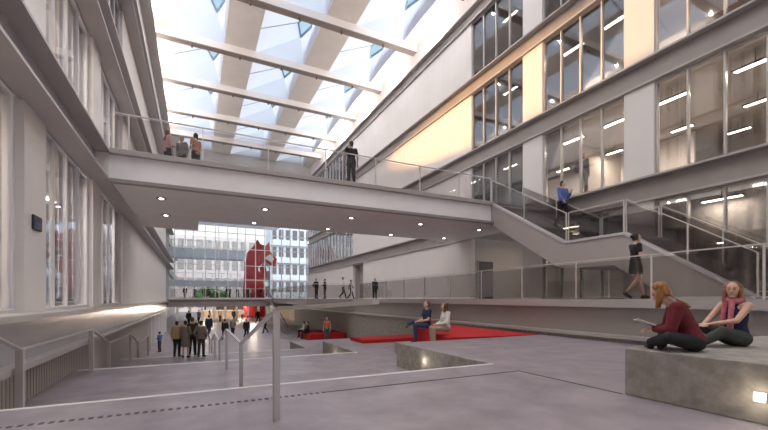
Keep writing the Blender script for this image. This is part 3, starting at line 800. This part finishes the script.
H_AUB = mat('hair_auburn', (0.14, 0.03, 0.022), 0.5, 0, 0.3, 40); H_GOLD = mat('hair_golden', (0.27, 0.115, 0.03), 0.45, 0, 0.4, 45, stretch=(1, 1, 0.15))
H_LBR = mat('hair_light_brown', (0.22, 0.085, 0.04), 0.45, 0, 0.4, 45, stretch=(1, 1, 0.15)); H_GREY = mat('hair_grey', (0.30, 0.28, 0.26), 0.6)
M_SHOE = mat('shoe_black', (0.012, 0.012, 0.013), 0.45); M_EYE = mat('eye_dark', (0.02, 0.015, 0.012), 0.3); M_LIP = mat('lips', (0.55, 0.12, 0.12), 0.5)
M_TOOTH = mat('teeth', (0.85, 0.83, 0.80), 0.4)
V = Vector
def remesh(mb, vox, name):
    me = mb.mesh(name)
    o = bpy.data.objects.new('tmp', me); COL.objects.link(o)
    r = o.modifiers.new('r', 'REMESH'); r.mode = 'VOXEL'; r.voxel_size = vox; r.use_smooth_shade = True
    sm = o.modifiers.new('s', 'SMOOTH'); sm.factor = 0.5; sm.iterations = 3
    bpy.context.view_layer.update()
    dg = bpy.context.evaluated_depsgraph_get()
    out = bpy.data.meshes.new_from_object(o.evaluated_get(dg))
    out.name = name
    bpy.data.objects.remove(o); bpy.data.meshes.remove(me)
    return out
def pose(kind='stand', arms='down', lean=0.0, look=0.0, tilt=0.0):
    J = {}
    J['P'] = V((0, 0, 0.93)); J['N'] = V((0, 0.0 + lean * 0.5, 1.44 - abs(lean) * 0.12))
    J['hips'] = [V((-0.09, 0, 0.90)), V((0.09, 0, 0.90))]
    J['knee'] = [V((-0.10, 0.02, 0.49)), V((0.10, 0.035, 0.49))]
    J['ank'] = [V((-0.11, -0.02, 0.085)), V((0.12, 0.0, 0.085))]
    J['toe'] = [V((-0.25, 1, 0)), V((0.3, 1, 0))]
    if kind == 'walk':
        J['knee'] = [V((-0.09, 0.16, 0.50)), V((0.09, -0.02, 0.48))]
        J['ank'] = [V((-0.08, 0.26, 0.095)), V((0.08, -0.28, 0.17))]
        J['toe'] = [V((-0.05, 1, 0.1)), V((0.05, 1, -0.6))]
    if kind in ('sit', 'sitcross'):
        J['P'] = V((0, 0.02, 0.10)); J['N'] = V((0, 0.03 + lean * 0.5, 0.60))
        J['hips'] = [V((-0.09, 0.02, 0.10)), V((0.09, 0.02, 0.10))]
        J['knee'] = [V((-0.11, 0.46, 0.11)), V((0.12, 0.45, 0.11))]
        J['ank'] = [V((-0.12, 0.46, -0.36)), V((0.13, 0.42, -0.36))]
        J['toe'] = [V((-0.1, 1, 0)), V((0.15, 1, 0))]
        if kind == 'sitcross':
            J['knee'][1] = V((0.17, 0.42, 0.22)); J['ank'][1] = V((-0.10, 0.70, 0.15)); J['toe'][1] = V((-0.7, 0.6, -0.2))
    if kind == 'lotus':
        J['P'] = V((0, 0, 0.10)); J['N'] = V((0, 0.20, 0.56))
        J['hips'] = [V((-0.09, 0, 0.10)), V((0.09, 0, 0.10))]
        J['knee'] = [V((-0.33, 0.27, 0.17)), V((0.33, 0.27, 0.17))]
        J['ank'] = [V((0.02, 0.44, 0.07)), V((0.0, 0.31, 0.09))]
        J['toe'] = [V((1, 0.15, -0.05)), V((-1, 0.25, -0.05))]
    if kind == 'long':
        J['P'] = V((0, 0, 0.10)); J['N'] = V((0, 0.02, 0.58))
        J['hips'] = [V((-0.09, 0, 0.10)), V((0.09, 0, 0.10))]
        J['knee'] = [V((-0.15, 0.38, 0.20)), V((0.13, 0.40, 0.26))]
        J['ank'] = [V((-0.08, 0.62, 0.06)), V((0.06, 0.74, 0.08))]
        J['toe'] = [V((-0.3, 1, 0.5)), V((0.2, 1, 0.6))]
    up = (J['N'] - J['P']).normalized()
    J['up'] = up; J['S'] = V((1, 0, 0)); J['fr'] = up.cross(V((1, 0, 0)))
    if J['fr'].y < 0: J['fr'] = -J['fr']
    sh = [J['N'] - up * 0.045 + V((sg * 0.175, 0, 0)) for sg in (-1, 1)]
    J['sh'] = sh
    el, wr, hd = [], [], []
    for i, sg in enumerate((-1, 1)):
        a = arms if isinstance(arms, str) else arms[i]
        s_ = sh[i]
        if a == 'down':
            e = s_ + V((sg * 0.07, -0.03, -0.28)); w_ = e + V((sg * 0.0, 0.05, -0.25)); d = V((0, 0.12, -1))
        elif a == 'swingf':
            e = s_ + V((sg * 0.06, 0.08, -0.27)); w_ = e + V((-sg * 0.02, 0.17, -0.18)); d = V((0, 0.6, -0.8))
        elif a == 'swingb':
            e = s_ + V((sg * 0.06, -0.13, -0.25)); w_ = e + V((0, -0.04, -0.25)); d = V((0, -0.1, -1))
        elif a == 'front':
            e = s_ + V((sg * 0.05, 0.0, -0.28)); w_ = e + V((-sg * 0.12, 0.21, 0.02)); d = V((-sg * 0.7, 0.6, 0.1))
        elif a == 'phone':
            e = s_ + V((sg * 0.03, 0.06, -0.28)); w_ = e + V((-sg * 0.07, 0.20, 0.12)); d = V((-sg * 0.3, 0.6, 0.6))
        elif a == 'pocket':
            e = s_ + V((sg * 0.12, -0.10, -0.25)); w_ = e + V((-sg * 0.07, 0.12, -0.19)); d = V((-sg * 0.1, 0.3, -1))
        elif a == 'lap':
            e = s_ + V((sg * 0.05, 0.06, -0.27)); w_ = V((sg * 0.06, 0.30, J['P'].z + 0.13)); d = V((-sg * 0.6, 0.8, -0.1))
        elif a == 'read':
            e = s_ + V((sg * 0.08, 0.07, -0.26)); w_ = V((sg * 0.10, 0.40, 0.25)); d = V((-sg * 0.4, 1, -0.2))
        elif a == 'reach':
            e = s_ + V((sg * 0.01, 0.19, -0.19)); w_ = V((sg * 0.06, 0.42, 0.30)); d = V((-sg * 0.7, 0.7, -0.15))
        el.append(e); wr.append(w_); hd.append(d.normalized())
    J['el'], J['wr'], J['hd'] = el, wr, hd
    la = math.radians(look)
    F = V((-math.sin(la), math.cos(la), math.tan(math.radians(tilt)))).normalized()
    J['F'] = F
    J['H'] = J['N'] + up * 0.135 + V((0, 0.02, 0.03)) + V((F.x, F.y, 0)) * 0.012 + V((0, 0.05 if tilt < -20 else 0, 0))
    return J
def body_mesh(J, vox, near, female):
    g = MB(); up, fr, P, N, S = J['up'], J['fr'], J['P'], J['N'], J['S']
    k = 0.92 if female else 1.0
    Lt = (N - P).length
    def sec(t, wd, dp, off=0.0):
        return (P + (N - P) * t + fr * off, S * wd * k, fr * dp * k)
    g.loft([sec(-0.17, 0.10, 0.07), sec(-0.10, 0.155, 0.10), sec(0.05, 0.170 if not female else 0.185, 0.112), sec(0.35, 0.138 if not female else 0.125, 0.095),
            sec(0.68, 0.165, 0.112, 0.01), sec(0.88, 0.165, 0.088), sec(0.97, 0.10, 0.068), sec(1.02, 0.058, 0.055)], n=20)
    H = J['H']
    g.capsule(N - up * 0.03, H - V((0, 0, 0.06)), 0.055 * k, 0.05 * k)
    F = J['F']; side = F.cross(V((0, 0, 1))).normalized(); hu = side.cross(F).normalized()
    R = Matrix((side, F, hu)).transposed()
    def ball(c, sc, n=14):
        m = Matrix.Translation(H + side * c[0] + F * c[1] + hu * c[2]) @ R.to_4x4() @ Matrix.Diagonal((*sc, 1))
        bmesh.ops.create_uvsphere(g.bm, u_segments=n, v_segments=10, radius=1, matrix=m)
    ball((0, -0.008, 0.015), (0.074, 0.092, 0.098), 18)
    ball((0, 0.022, -0.045), (0.054, 0.062, 0.068))
    ball((0, 0.062, -0.092), (0.024, 0.022, 0.02))
    ball((0, 0.096, -0.022), (0.014, 0.022, 0.024))
    ball((0, 0.088, 0.004), (0.010, 0.014, 0.035))
    for sg in (-1, 1):
        ball((sg * 0.074, -0.008, -0.015), (0.012, 0.022, 0.034))
    for i, sg in enumerate((-1, 1)):
        sh, e, w_, d = J['sh'][i], J['el'][i], J['wr'][i], J['hd'][i]
        g.capsule(sh - V((sg * 0.04, 0, 0)), sh, 0.055 * k, 0.055 * k)
        g.capsule(sh, e, 0.052 * k, 0.040 * k); g.capsule(e, w_, 0.040 * k, 0.027 * k)
        lat = d.cross(V((0, 0, 1)) if abs(d.z) < 0.8 else V((0, 1, 0))).normalized()
        pn = lat.cross(d).normalized()
        palm = w_ + d * 0.085
        g.loft([(w_ + d * 0.0, lat * 0.026, pn * 0.020), (w_ + d * 0.04, lat * 0.036, pn * 0.017), (palm, lat * 0.041, pn * 0.014)], n=12)
        rf = 0.0085 if near else 0.0105
        for q, ln in enumerate((0.068, 0.076, 0.070, 0.055)):
            b0 = palm - d * 0.01 + lat * (0.030 - q * 0.020)
            m1 = b0 + d * ln * 0.55; m2 = m1 + (d * 0.8 - pn * 0.5).normalized() * ln * 0.55
            g.capsule(b0, m1, rf, rf * 0.95, 8); g.capsule(m1, m2, rf * 0.95, rf * 0.8, 8)
        tb = w_ + d * 0.03 + lat * 0.030
        tm = tb + (d * 0.7 + lat * 0.6).normalized() * 0.038
        g.capsule(tb, tm, rf * 1.2, rf * 1.05, 8); g.capsule(tm, tm + (d * 0.95 + lat * 0.15).normalized() * 0.032, rf * 1.05, rf * 0.85, 8)
        hp, kn, an, to = J['hips'][i], J['knee'][i], J['ank'][i], J['toe'][i].normalized()
        g.capsule(hp, kn, 0.088 * (1 if not female else 0.98), 0.056, 14)
        g.capsule(kn, kn.lerp(an, 0.35), 0.054, 0.055 * k, 12); g.capsule(kn.lerp(an, 0.3), an, 0.055 * k, 0.034, 12)
        dn = V((0, 0, -1)); heel = an + dn * 0.04 - to * 0.03
        g.capsule(heel, an + dn * 0.05 + to * 0.13, 0.034, 0.026, 10)
    return remesh(g, vox, 'person')
def garment(J, kind, vox, female, f=0.014, coat=0.0):
    g = MB(); up, fr, P, N, S = J['up'], J['fr'], J['P'], J['N'], J['S']
    k = 0.92 if female else 1.0
    def sec(t, wd, dp, off=0.0, ff=None):
        q = (f if ff is None else ff) + coat
        return (P + (N - P) * t + fr * off, S * (wd * k + q), fr * (dp * k + q))
    parts = kind.split('+')
    if 'top' in parts or 'tank' in parts or 'dress' in parts:
        lo = -0.02 if coat == 0 or P.z < 0.5 else -0.14
        g.loft([sec(lo, 0.172, 0.112), sec(0.12, 0.165, 0.108), sec(0.35, 0.140 if not female else 0.128, 0.098), sec(0.68, 0.168, 0.114, 0.01), sec(0.88, 0.168 if 'tank' not in parts else 0.12, 0.090), sec(0.95, 0.10, 0.066), sec(0.985, 0.066, 0.056)], n=20)
    for i, sg in enumerate((-1, 1)):
        sh, e, w_ = J['sh'][i], J['el'][i], J['wr'][i]
        if 'long' in parts or 'short' in parts:
            g.capsule(sh - V((sg * 0.05, 0, 0.01)), sh, 0.058 * k + f + coat, 0.057 * k + f + coat)
            if 'long' in parts:
                g.capsule(sh, e, 0.055 * k + f + coat, 0.043 * k + f + coat); g.capsule(e, e.lerp(w_, 0.93), 0.043 * k + f + coat, 0.030 * k + f)
            else:
                g.capsule(sh, sh.lerp(e, 0.55), 0.055 * k + f + coat, 0.052 * k + f)
        hp, kn, an = J['hips'][i], J['knee'][i], J['ank'][i]
        if 'trousers' in parts:
            g.capsule(hp, kn, 0.090 + f, 0.060 + f, 14); g.capsule(kn, kn.lerp(an, 0.9), 0.060 + f, 0.046 + f, 12)
    if 'trousers' in parts:
        g.loft([sec(-0.19, 0.09, 0.07), sec(-0.10, 0.158, 0.104), sec(0.05, 0.172 if not female else 0.187, 0.115), sec(0.16, 0.155, 0.105)], n=20)
    if 'skirt' in parts or 'dress' in parts or 'coatskirt' in parts:
        L_ = 0.27 if 'coatskirt' not in parts else 0.42
        b = P - V((0, 0, L_)) + V((0, 0.01, 0))
        g.loft([(P + V((0, 0, 0.12)), S * (0.15 * k + f + coat), V((0, 0.11 + coat, 0))), (P, S * (0.18 * k + f + coat), V((0, 0.125 + coat, 0))), (b, S * (0.205 + coat), V((0, 0.155 + coat, 0)))], n=20)
    return remesh(g, vox, kind.split('+')[0])
def hair_mesh(J, style, vox):
    g = MB(); H, F = J['H'], J['F']
    side = F.cross(V((0, 0, 1))).normalized(); hu = side.cross(F).normalized()
    R = Matrix((side, F, hu)).transposed()
    def ball(c, sc, n=16):
        m = Matrix.Translation(H + side * c[0] + F * c[1] + hu * c[2]) @ R.to_4x4() @ Matrix.Diagonal((*sc, 1))
        bmesh.ops.create_uvsphere(g.bm, u_segments=n, v_segments=12, radius=1, matrix=m)
    ball((0, -0.030, 0.038), (0.085, 0.090, 0.090))
    if style != 'short':
        for sg in (-1, 1): ball((sg * 0.066, -0.022, -0.01), (0.022, 0.045, 0.075))
    ball((0, -0.055, -0.02), (0.072, 0.052, 0.07))
    if style == 'long' or style == 'loose':
        back = V((-F.x, -F.y, 0)).normalized() if abs(F.z) < 0.9 else V((0, -1, 0))
        z = V((0, 0, 1))
        p0 = H + back * 0.05 + z * 0.0
        p1 = J['N'] - J['fr'] * 0.09 - J['up'] * 0.02; p2 = J['N'] - J['fr'] * 0.125 - J['up'] * (0.17 if style == 'long' else 0.10)
        g.loft([(p0, side * 0.075, z * 0.02 + back * 0.04), (p1, J['S'] * 0.085, J['fr'] * 0.035), (p2, J['S'] * 0.06, J['fr'] * 0.022)], n=14)
        if style == 'loose':
            for sg in (-1, 1):
                g.capsule(H + side * sg * 0.075 + F * 0.0, H + side * sg * 0.085 + F * 0.03 - z * 0.17, 0.030, 0.020)
                g.capsule(H + side * sg * 0.07 - F * 0.03 + z * 0.05, H + side * sg * 0.09 - z * 0.13 - F * 0.02, 0.035, 0.028)
    if style == 'bun':
        ball((0, -0.12, 0.03), (0.04, 0.04, 0.04))
    if style == 'pony':
        g.capsule(H - F * 0.10 + hu * 0.02, H - F * 0.14 - V((0, 0, 0.16)), 0.035, 0.018)
    return remesh(g, vox, 'hair')
def person(label, loc, h, s, J, outfit, hair=('short', None), skin=None, female=False, vox=0.012, near=False, shoe=None, cat='person', group=None):
    """outfit: list of (part name, garment kind, material, coat thickness)"""
    skin = skin or M_SKIN
    me = body_mesh(J, vox, near, female); me.materials.append(skin)
    o = bpy.data.objects.new('person', me); COL.objects.link(o)
    o.location = loc; o.rotation_euler.z = math.radians(h); o.scale = (s, s, s)
    tag(o, label, cat, group)
    def child(name, m2, mm):
        m2.materials.append(mm)
        c = bpy.data.objects.new(name, m2); COL.objects.link(c); c.parent = o
        return c
    for (nm, kind, mm, coat) in outfit:
        child(nm, garment(J, kind, vox, female, 0.012, coat), mm)
    child('hair', hair_mesh(J, hair[0], vox), hair[1] or H_DARK)
    for i in (0, 1):
        an, to = J['ank'][i], J['toe'][i].normalized()
        g = MB(); dn = V((0, 0, -1))
        heel = an + dn * 0.038 - to * 0.04
        g.capsule(heel, an + dn * 0.045 + to * 0.14, 0.042, 0.034, 12); g.capsule(an + V((0, 0, 0.0)), heel, 0.042, 0.04, 12)
        child('shoe', remesh(g, vox, 'shoe'), shoe or M_SHOE)
    if near:
        H, F = J['H'], J['F']; side = F.cross(V((0, 0, 1))).normalized(); hu = side.cross(F).normalized()
        for sg in (-1, 1):
            child('eye', MB().ball(H + side * sg * 0.030 + F * 0.079 + hu * 0.006, 0.0095, (1.3, 0.6, 0.7)).mesh('eye', True), M_EYE)
            child('eyebrow', MB().capsule(H + side * sg * 0.016 + F * 0.085 + hu * 0.027, H + side * sg * 0.046 + F * 0.075 + hu * 0.027, 0.0035, 0.0025, 8).mesh('eyebrow', True), hair[1] or H_DARK)
        child('mouth', MB().ball(H + F * 0.079 - hu * 0.060, 0.022, (1.1, 0.35, 0.42)).mesh('mouth', True), M_LIP)
        child('teeth', MB().ball(H + F * 0.085 - hu * 0.059, 0.015, (1.1, 0.25, 0.28)).mesh('teeth', True), M_TOOTH)
    return o
def ptop(o, z=0): return o

# two women on the bench
J = pose('lotus', 'read', look=-12, tilt=-38)
person('woman with golden hair in a dark red jacket reading cross-legged on the bench', (5.14, 2.42, -0.60), 32, 0.95, J,
       [('trousers', 'trousers', C_BLACK, 0.0), ('shirt', 'top', C_WHITE, 0.0), ('jacket', 'top+long', C_RED, 0.016)], ('loose', H_GOLD), None, True, 0.008, True)
jb = MB()
jb.prism([(-0.15, 0.0), (0, -0.012), (0.15, 0.0), (0.15, 0.012), (0, 0.0), (-0.15, 0.012)], 'y', 0, 0.20)
o = jb.build('magazine', C_WHITE); o.location = (4.93, 2.74, -0.325); o.rotation_euler = (math.radians(20), math.radians(4), math.radians(38))
tag(o, 'open white magazine in the lap of the woman in the red jacket', 'magazine')
J = pose('long', 'reach', look=34, tilt=2)
w2 = person('smiling woman with long light brown hair and plum scarf sitting on the bench', (6.2, 2.46, -0.60), 72, 0.95, J,
       [('trousers', 'trousers', C_DKGREEN, 0.0), ('tank_top', 'top+tank', C_NAVY, 0.0)], ('loose', H_LBR), None, True, 0.008, True)
g = MB(); N_ = J['N']
for k in range(16):
    a0 = 2 * PI * k / 16; a1 = 2 * PI * (k + 1) / 16
    g.capsule(N_ + V((0.085 * math.cos(a0), 0.075 * math.sin(a0) + 0.01, 0.025 + 0.015 * math.sin(a0 * 2))), N_ + V((0.085 * math.cos(a1), 0.075 * math.sin(a1) + 0.01, 0.025 + 0.015 * math.sin(a1 * 2))), 0.036, 0.036, 8)
g.capsule(N_ + V((-0.04, 0.09, 0.0)), N_ + V((-0.09, 0.17, -0.22)), 0.036, 0.030); g.capsule(N_ + V((-0.09, 0.17, -0.22)), N_ + V((-0.10, 0.19, -0.40)), 0.030, 0.040)
g.capsule(N_ + V((0.04, 0.09, 0.0)), N_ + V((0.03, 0.16, -0.28)), 0.034, 0.034)
me = remesh(g, 0.010, 'scarf')
me.materials.append(mat('scarf_weave', (0.36, 0.03, 0.075), 0.85, 0, 0.5, 22, col2=(0.75, 0.45, 0.48)))
c = bpy.data.objects.new('scarf', me); COL.objects.link(c); c.parent = w2

# walkway woman
J = pose('walk', ('swingf', 'front'), look=-10)
person('woman in a short black dress walking on the right walkway', (10.6, 6.35, -0.02), -120, 1.03, J, [('dress', 'dress+short', C_BLACK, 0.0)], ('bun', H_DARK), None, True, 0.009)
# bridge
J = pose('stand', 'down', look=20)
person('man in black shirt and dark jeans standing alone on the upper bridge', (5.55, 14.3, 4.45), -5, 1.03, J, [('trousers', 'trousers', cloth('charcoal', (0.025, 0.024, 0.028)), 0.0), ('shirt', 'top+short', C_BLACK, 0.004)], ('short', H_DARK), M_SKINT)
J = pose('stand', 'front')
person('woman with auburn hair and pink top, leftmost on the upper bridge', (-0.88, 15.75, 4.45), -60, 0.90, J, [('trousers', 'trousers', C_BLACK, 0.0), ('blouse', 'top+long', C_PINK, 0.004)], ('long', H_AUB), None, True)
J = pose('stand', 'down')
person('man in a grey shirt between two women on the upper bridge', (-0.43, 16.1, 4.45), 140, 0.90, J, [('trousers', 'trousers', C_BLACK, 0.0), ('shirt', 'top+long', C_GREY, 0.004)], ('short', H_GREY), M_SKINT)
J = pose('stand', 'front')
person('woman in an orange brown top, right of the man in grey on the bridge', (0.03, 15.6, 4.45), 40, 0.90, J, [('trousers', 'trousers', C_BLACK, 0.0), ('blouse', 'top+short', cloth('rust', (0.40, 0.20, 0.13)), 0.004)], ('pony', H_DARK), None, True)
# stair man and backpack man
J = pose('walk', ('phone', 'swingf'), look=20)
person('man in a blue shirt walking down the stair from the bridge', (14.0, 11.4, 3.02), 175, 1.14, J, [('trousers', 'trousers', C_BLACK, 0.0), ('shirt', 'top+long', C_BLUE, 0.004)], ('short', H_DARK))
J = pose('stand', ('phone', 'down'), look=-8)
bpm = person('man in a brown jacket looking at his phone behind the second storey glass', (15.25, 11.35, 4.41), -100, 1.12, J, [('trousers', 'trousers', C_DGREY, 0.0), ('jacket', 'top+long', C_BROWN, 0.010)], ('short', H_BROWN))
g = MB(); g.loft([((0, 0, -0.22), (0.15, 0, 0), (0, 0.08, 0)), ((0, 0, 0.0), (0.17, 0, 0), (0, 0.11, 0)), ((0, 0, 0.2), (0.13, 0, 0), (0, 0.08, 0)), ((0, 0, 0.25), (0.07, 0, 0), (0, 0.04, 0))], n=16, e=3)
o = g.build('backpack', C_DGREY, smooth=True)
o.location = (15.25 - 0.27 * math.sin(math.radians(100)), 11.35 + 0.27 * math.cos(math.radians(100)) * 0 + 0.05, 4.41 + 1.30); o.rotation_euler.z = math.radians(-100)
tag(o, 'dark backpack worn by the man behind the glass', 'backpack')
# seated couple
J = pose('sitcross', 'lap', lean=-0.05, look=10, tilt=8)
person('man in navy shirt and jeans sitting cross-legged on the red seat', (6.64, 10.45, -0.95), 82, 1.0, J, [('trousers', 'trousers', C_JEAN, 0.0), ('shirt', 'top+short', C_NAVY, 0.006)], ('short', H_BROWN), None, False, 0.01)
J = pose('sit', 'lap', look=-25)
person('woman in white sweater and beige trousers on the red seat', (6.62, 9.36, -0.97), 78, 0.97, J, [('trousers', 'trousers', C_BEIGE, 0.0), ('sweater', 'top+long', C_WHITE, 0.008)], ('loose', H_BROWN), None, True, 0.01, shoe=C_BEIGE)
# group of four
zz = L[2]
person('person in a tan jacket, leftmost of the group of four', (-0.66, 17.75, zz), -30, 0.84, pose('stand', 'down'), [('trousers', 'trousers', C_BLACK, 0.0), ('jacket', 'top+long', C_TAN, 0.008)], ('short', H_DARK))
person('woman in a knee-length taupe coat, second from left in the group', (-0.34, 17.3, zz), -25, 0.86, pose('stand', 'front'), [('coat', 'top+long+coatskirt', C_TAUPE, 0.012)], ('short', H_DARK), None, True)
person('tall person in dark brown, third in the group of four', (-0.10, 18.0-0.1, zz), -20, 0.92, pose('stand', 'down'), [('trousers', 'trousers', C_BLACK, 0.0), ('jacket', 'top+long', C_BROWN, 0.010)], ('short', H_BROWN))
person('broad person in a grey brown jacket, rightmost of the group of four', (0.22, 17.3, zz), -28, 0.85, pose('stand', 'pocket'), [('trousers', 'trousers', C_BROWN, 0.0), ('jacket', 'top+long', C_TAUPE, 0.022)], ('short', H_DARK))
# walkway dark figures
person('person in black, left of the pair standing on the far walkway deck', (8.55, 29.6, -0.015), -150, 0.92, pose('stand', 'pocket'), [('trousers', 'trousers', C_BLACK, 0.0), ('jacket', 'top+long', C_BLACK, 0.012)], ('short', H_DARK), vox=0.014)
person('person in black, right of the pair standing on the far walkway deck', (9.15, 29.25, -0.015), 60, 0.90, pose('stand', 'front'), [('trousers', 'trousers', C_DGREY, 0.0), ('jacket', 'top+long', C_BLACK, 0.012)], ('short', H_DARK), vox=0.014)
person('walker with a white top and dark trousers before the beige recess', (10.15, 27.9, -0.02), -100, 0.96, pose('walk', ('swingf', 'swingb')), [('trousers', 'trousers', C_BLACK, 0.0), ('top', 'top+long', C_WHITE, 0.004)], ('short', H_DARK), vox=0.014)
person('smaller walker with grey top beside the walker in white', (10.95, 28.3, -0.02), -100, 0.86, pose('walk', ('swingb', 'swingf')), [('trousers', 'trousers', C_BLACK, 0.0), ('top', 'top+long', C_GREY, 0.004)], ('short', H_DARK), vox=0.014)
person('lone man in black standing on the walkway before the white wall', (12.6, 27.4, -0.02), 170, 0.92, pose('stand', 'down'), [('trousers', 'trousers', C_BLACK, 0.0), ('shirt', 'top+long', C_BLACK, 0.004)], ('short', H_DARK), M_SKINT, vox=0.014)
# lower plaza figures
zz = L[3]
person('person with orange top and teal trousers standing by the far red platform', (8.15, 25.6, zz), 150, 0.98, pose('stand', 'down'), [('trousers', 'trousers', C_TEAL, 0.0), ('top', 'top+short', C_ORANGE, 0.004)], ('long', H_BROWN), None, True, 0.014)
person('seated person in white top on the far red platform', (7.35, 28.6, -2.50), 80, 0.92, pose('sit', 'lap'), [('trousers', 'trousers', C_BLACK, 0.0), ('top', 'top+long', C_WHITE, 0.004)], ('short', H_DARK), vox=0.014)
person('seated person in navy top on the far red platform', (7.40, 27.7, -2.50), 80, 0.95, pose('sit', 'lap'), [('trousers', 'trousers', C_BLACK, 0.0), ('top', 'top+long', C_NAVY, 0.004)], ('short', H_BROWN), vox=0.014)
person('person in a navy jacket walking away down the plaza', (0.95, 32.5, zz), -26, 0.98, pose('walk', 'down'), [('trousers', 'trousers', C_JEAN, 0.0), ('jacket', 'top+long', C_NAVY, 0.012)], ('short', H_DARK), vox=0.014)
person('small figure in grey blue by the left ribbed wall', (-1.75, 24.6, zz), 60, 0.66, pose('stand', 'front'), [('trousers', 'trousers', C_DGREY, 0.0), ('top', 'top+long', C_BLUE, 0.004)], ('short', H_DARK), vox=0.014)
proto = []
for (mm, m3, kd, ar) in ((C_BLACK, C_BLACK, 'walk', 'down'), (C_WHITE, C_JEAN, 'stand', 'down'), (C_GREY, C_BLACK, 'walk', ('swingf', 'swingb'))):
    proto.append(None)
spots = [  # x, y, z, heading, size, variant
    (1.9, 29.5, zz, 20, 0.88, 0, 'person in black walking left of the centre handrail'), (2.6, 31.5, zz, 160, 0.86, 2, 'person in grey strolling near the centre handrail'),
    (3.4, 30.0, zz, 200, 0.86, 0, 'person in black standing right of the centre handrail'), (3.9, 33.5, zz, 60, 0.9, 1, 'person in white top in mid plaza'),
    (5.4, 34.0, zz, 100, 0.9, 2, 'person in grey before the escalator foot'), (-0.6, 46, zz, -20, 0.98, 0, 'person in black far left under the slab'),
    (0.4, 49, zz, 150, 0.98, 2, 'person in grey far left under the slab'), (1.4, 45, zz, 80, 0.98, 1, 'person in white top under the slab by the left'),
    (2.8, 52, zz, 170, 1.0, 2, 'person in grey under the slab, centre left'), (4.2, 50, zz, -50, 1.0, 0, 'person in black under the slab, centre'),
    (5.6, 54, zz, 30, 1.0, 1, 'person in white top under the slab, centre right'), (6.6, 47, zz, -140, 1.0, 0, 'person in black under the slab by the escalator'),
    (8.0, 58, zz, 10, 1.0, 2, 'person in grey beneath the sculpture')]
dk = [(-1.2 + k * 0.95 + (k % 3) * 0.22, 58.0 + (k * 7 % 5) * 0.8, -0.02, (k * 83) % 360, 0.98, (0, 2, 0, 0, 1)[k % 5], 'dark clothed visitor on the deck beyond the end glazing, %s from the left' % w_) for k, w_ in enumerate(('first', 'second', 'third', 'fourth', 'fifth', 'sixth', 'seventh', 'eighth', 'ninth', 'tenth', 'eleventh', 'twelfth'))]
VAR = ((C_BLACK, C_BLACK, 'walk', 'down'), (C_WHITE, C_JEAN, 'stand', 'down'), (C_GREY, C_BLACK, 'walk', ('swingf', 'swingb')))
for (x, y, z, h, s_, v, lb) in spots + dk:
    gr = 'visitors in the plaza under the slab' if z < -1 else 'visitors on the deck beyond the end glazing'
    if proto[v] is None:
        mm, m3, kd, ar = VAR[v]
        proto[v] = person(lb, (x, y, z), h, s_, pose(kd, ar), [('trousers', 'trousers', m3, 0.0), ('jacket', 'top+long', mm, 0.008)], ('short', H_DARK), vox=0.02)
        tag(proto[v], group=gr)
    else:
        c = proto[v].copy(); COL.objects.link(c)
        c.location = (x, y, z); c.rotation_euler.z = math.radians(h); c.scale = (s_, s_, s_)
        c['label'] = lb; c['group'] = gr
        for ch in list(proto[v].children):
            d = ch.copy(); COL.objects.link(d); d.parent = c
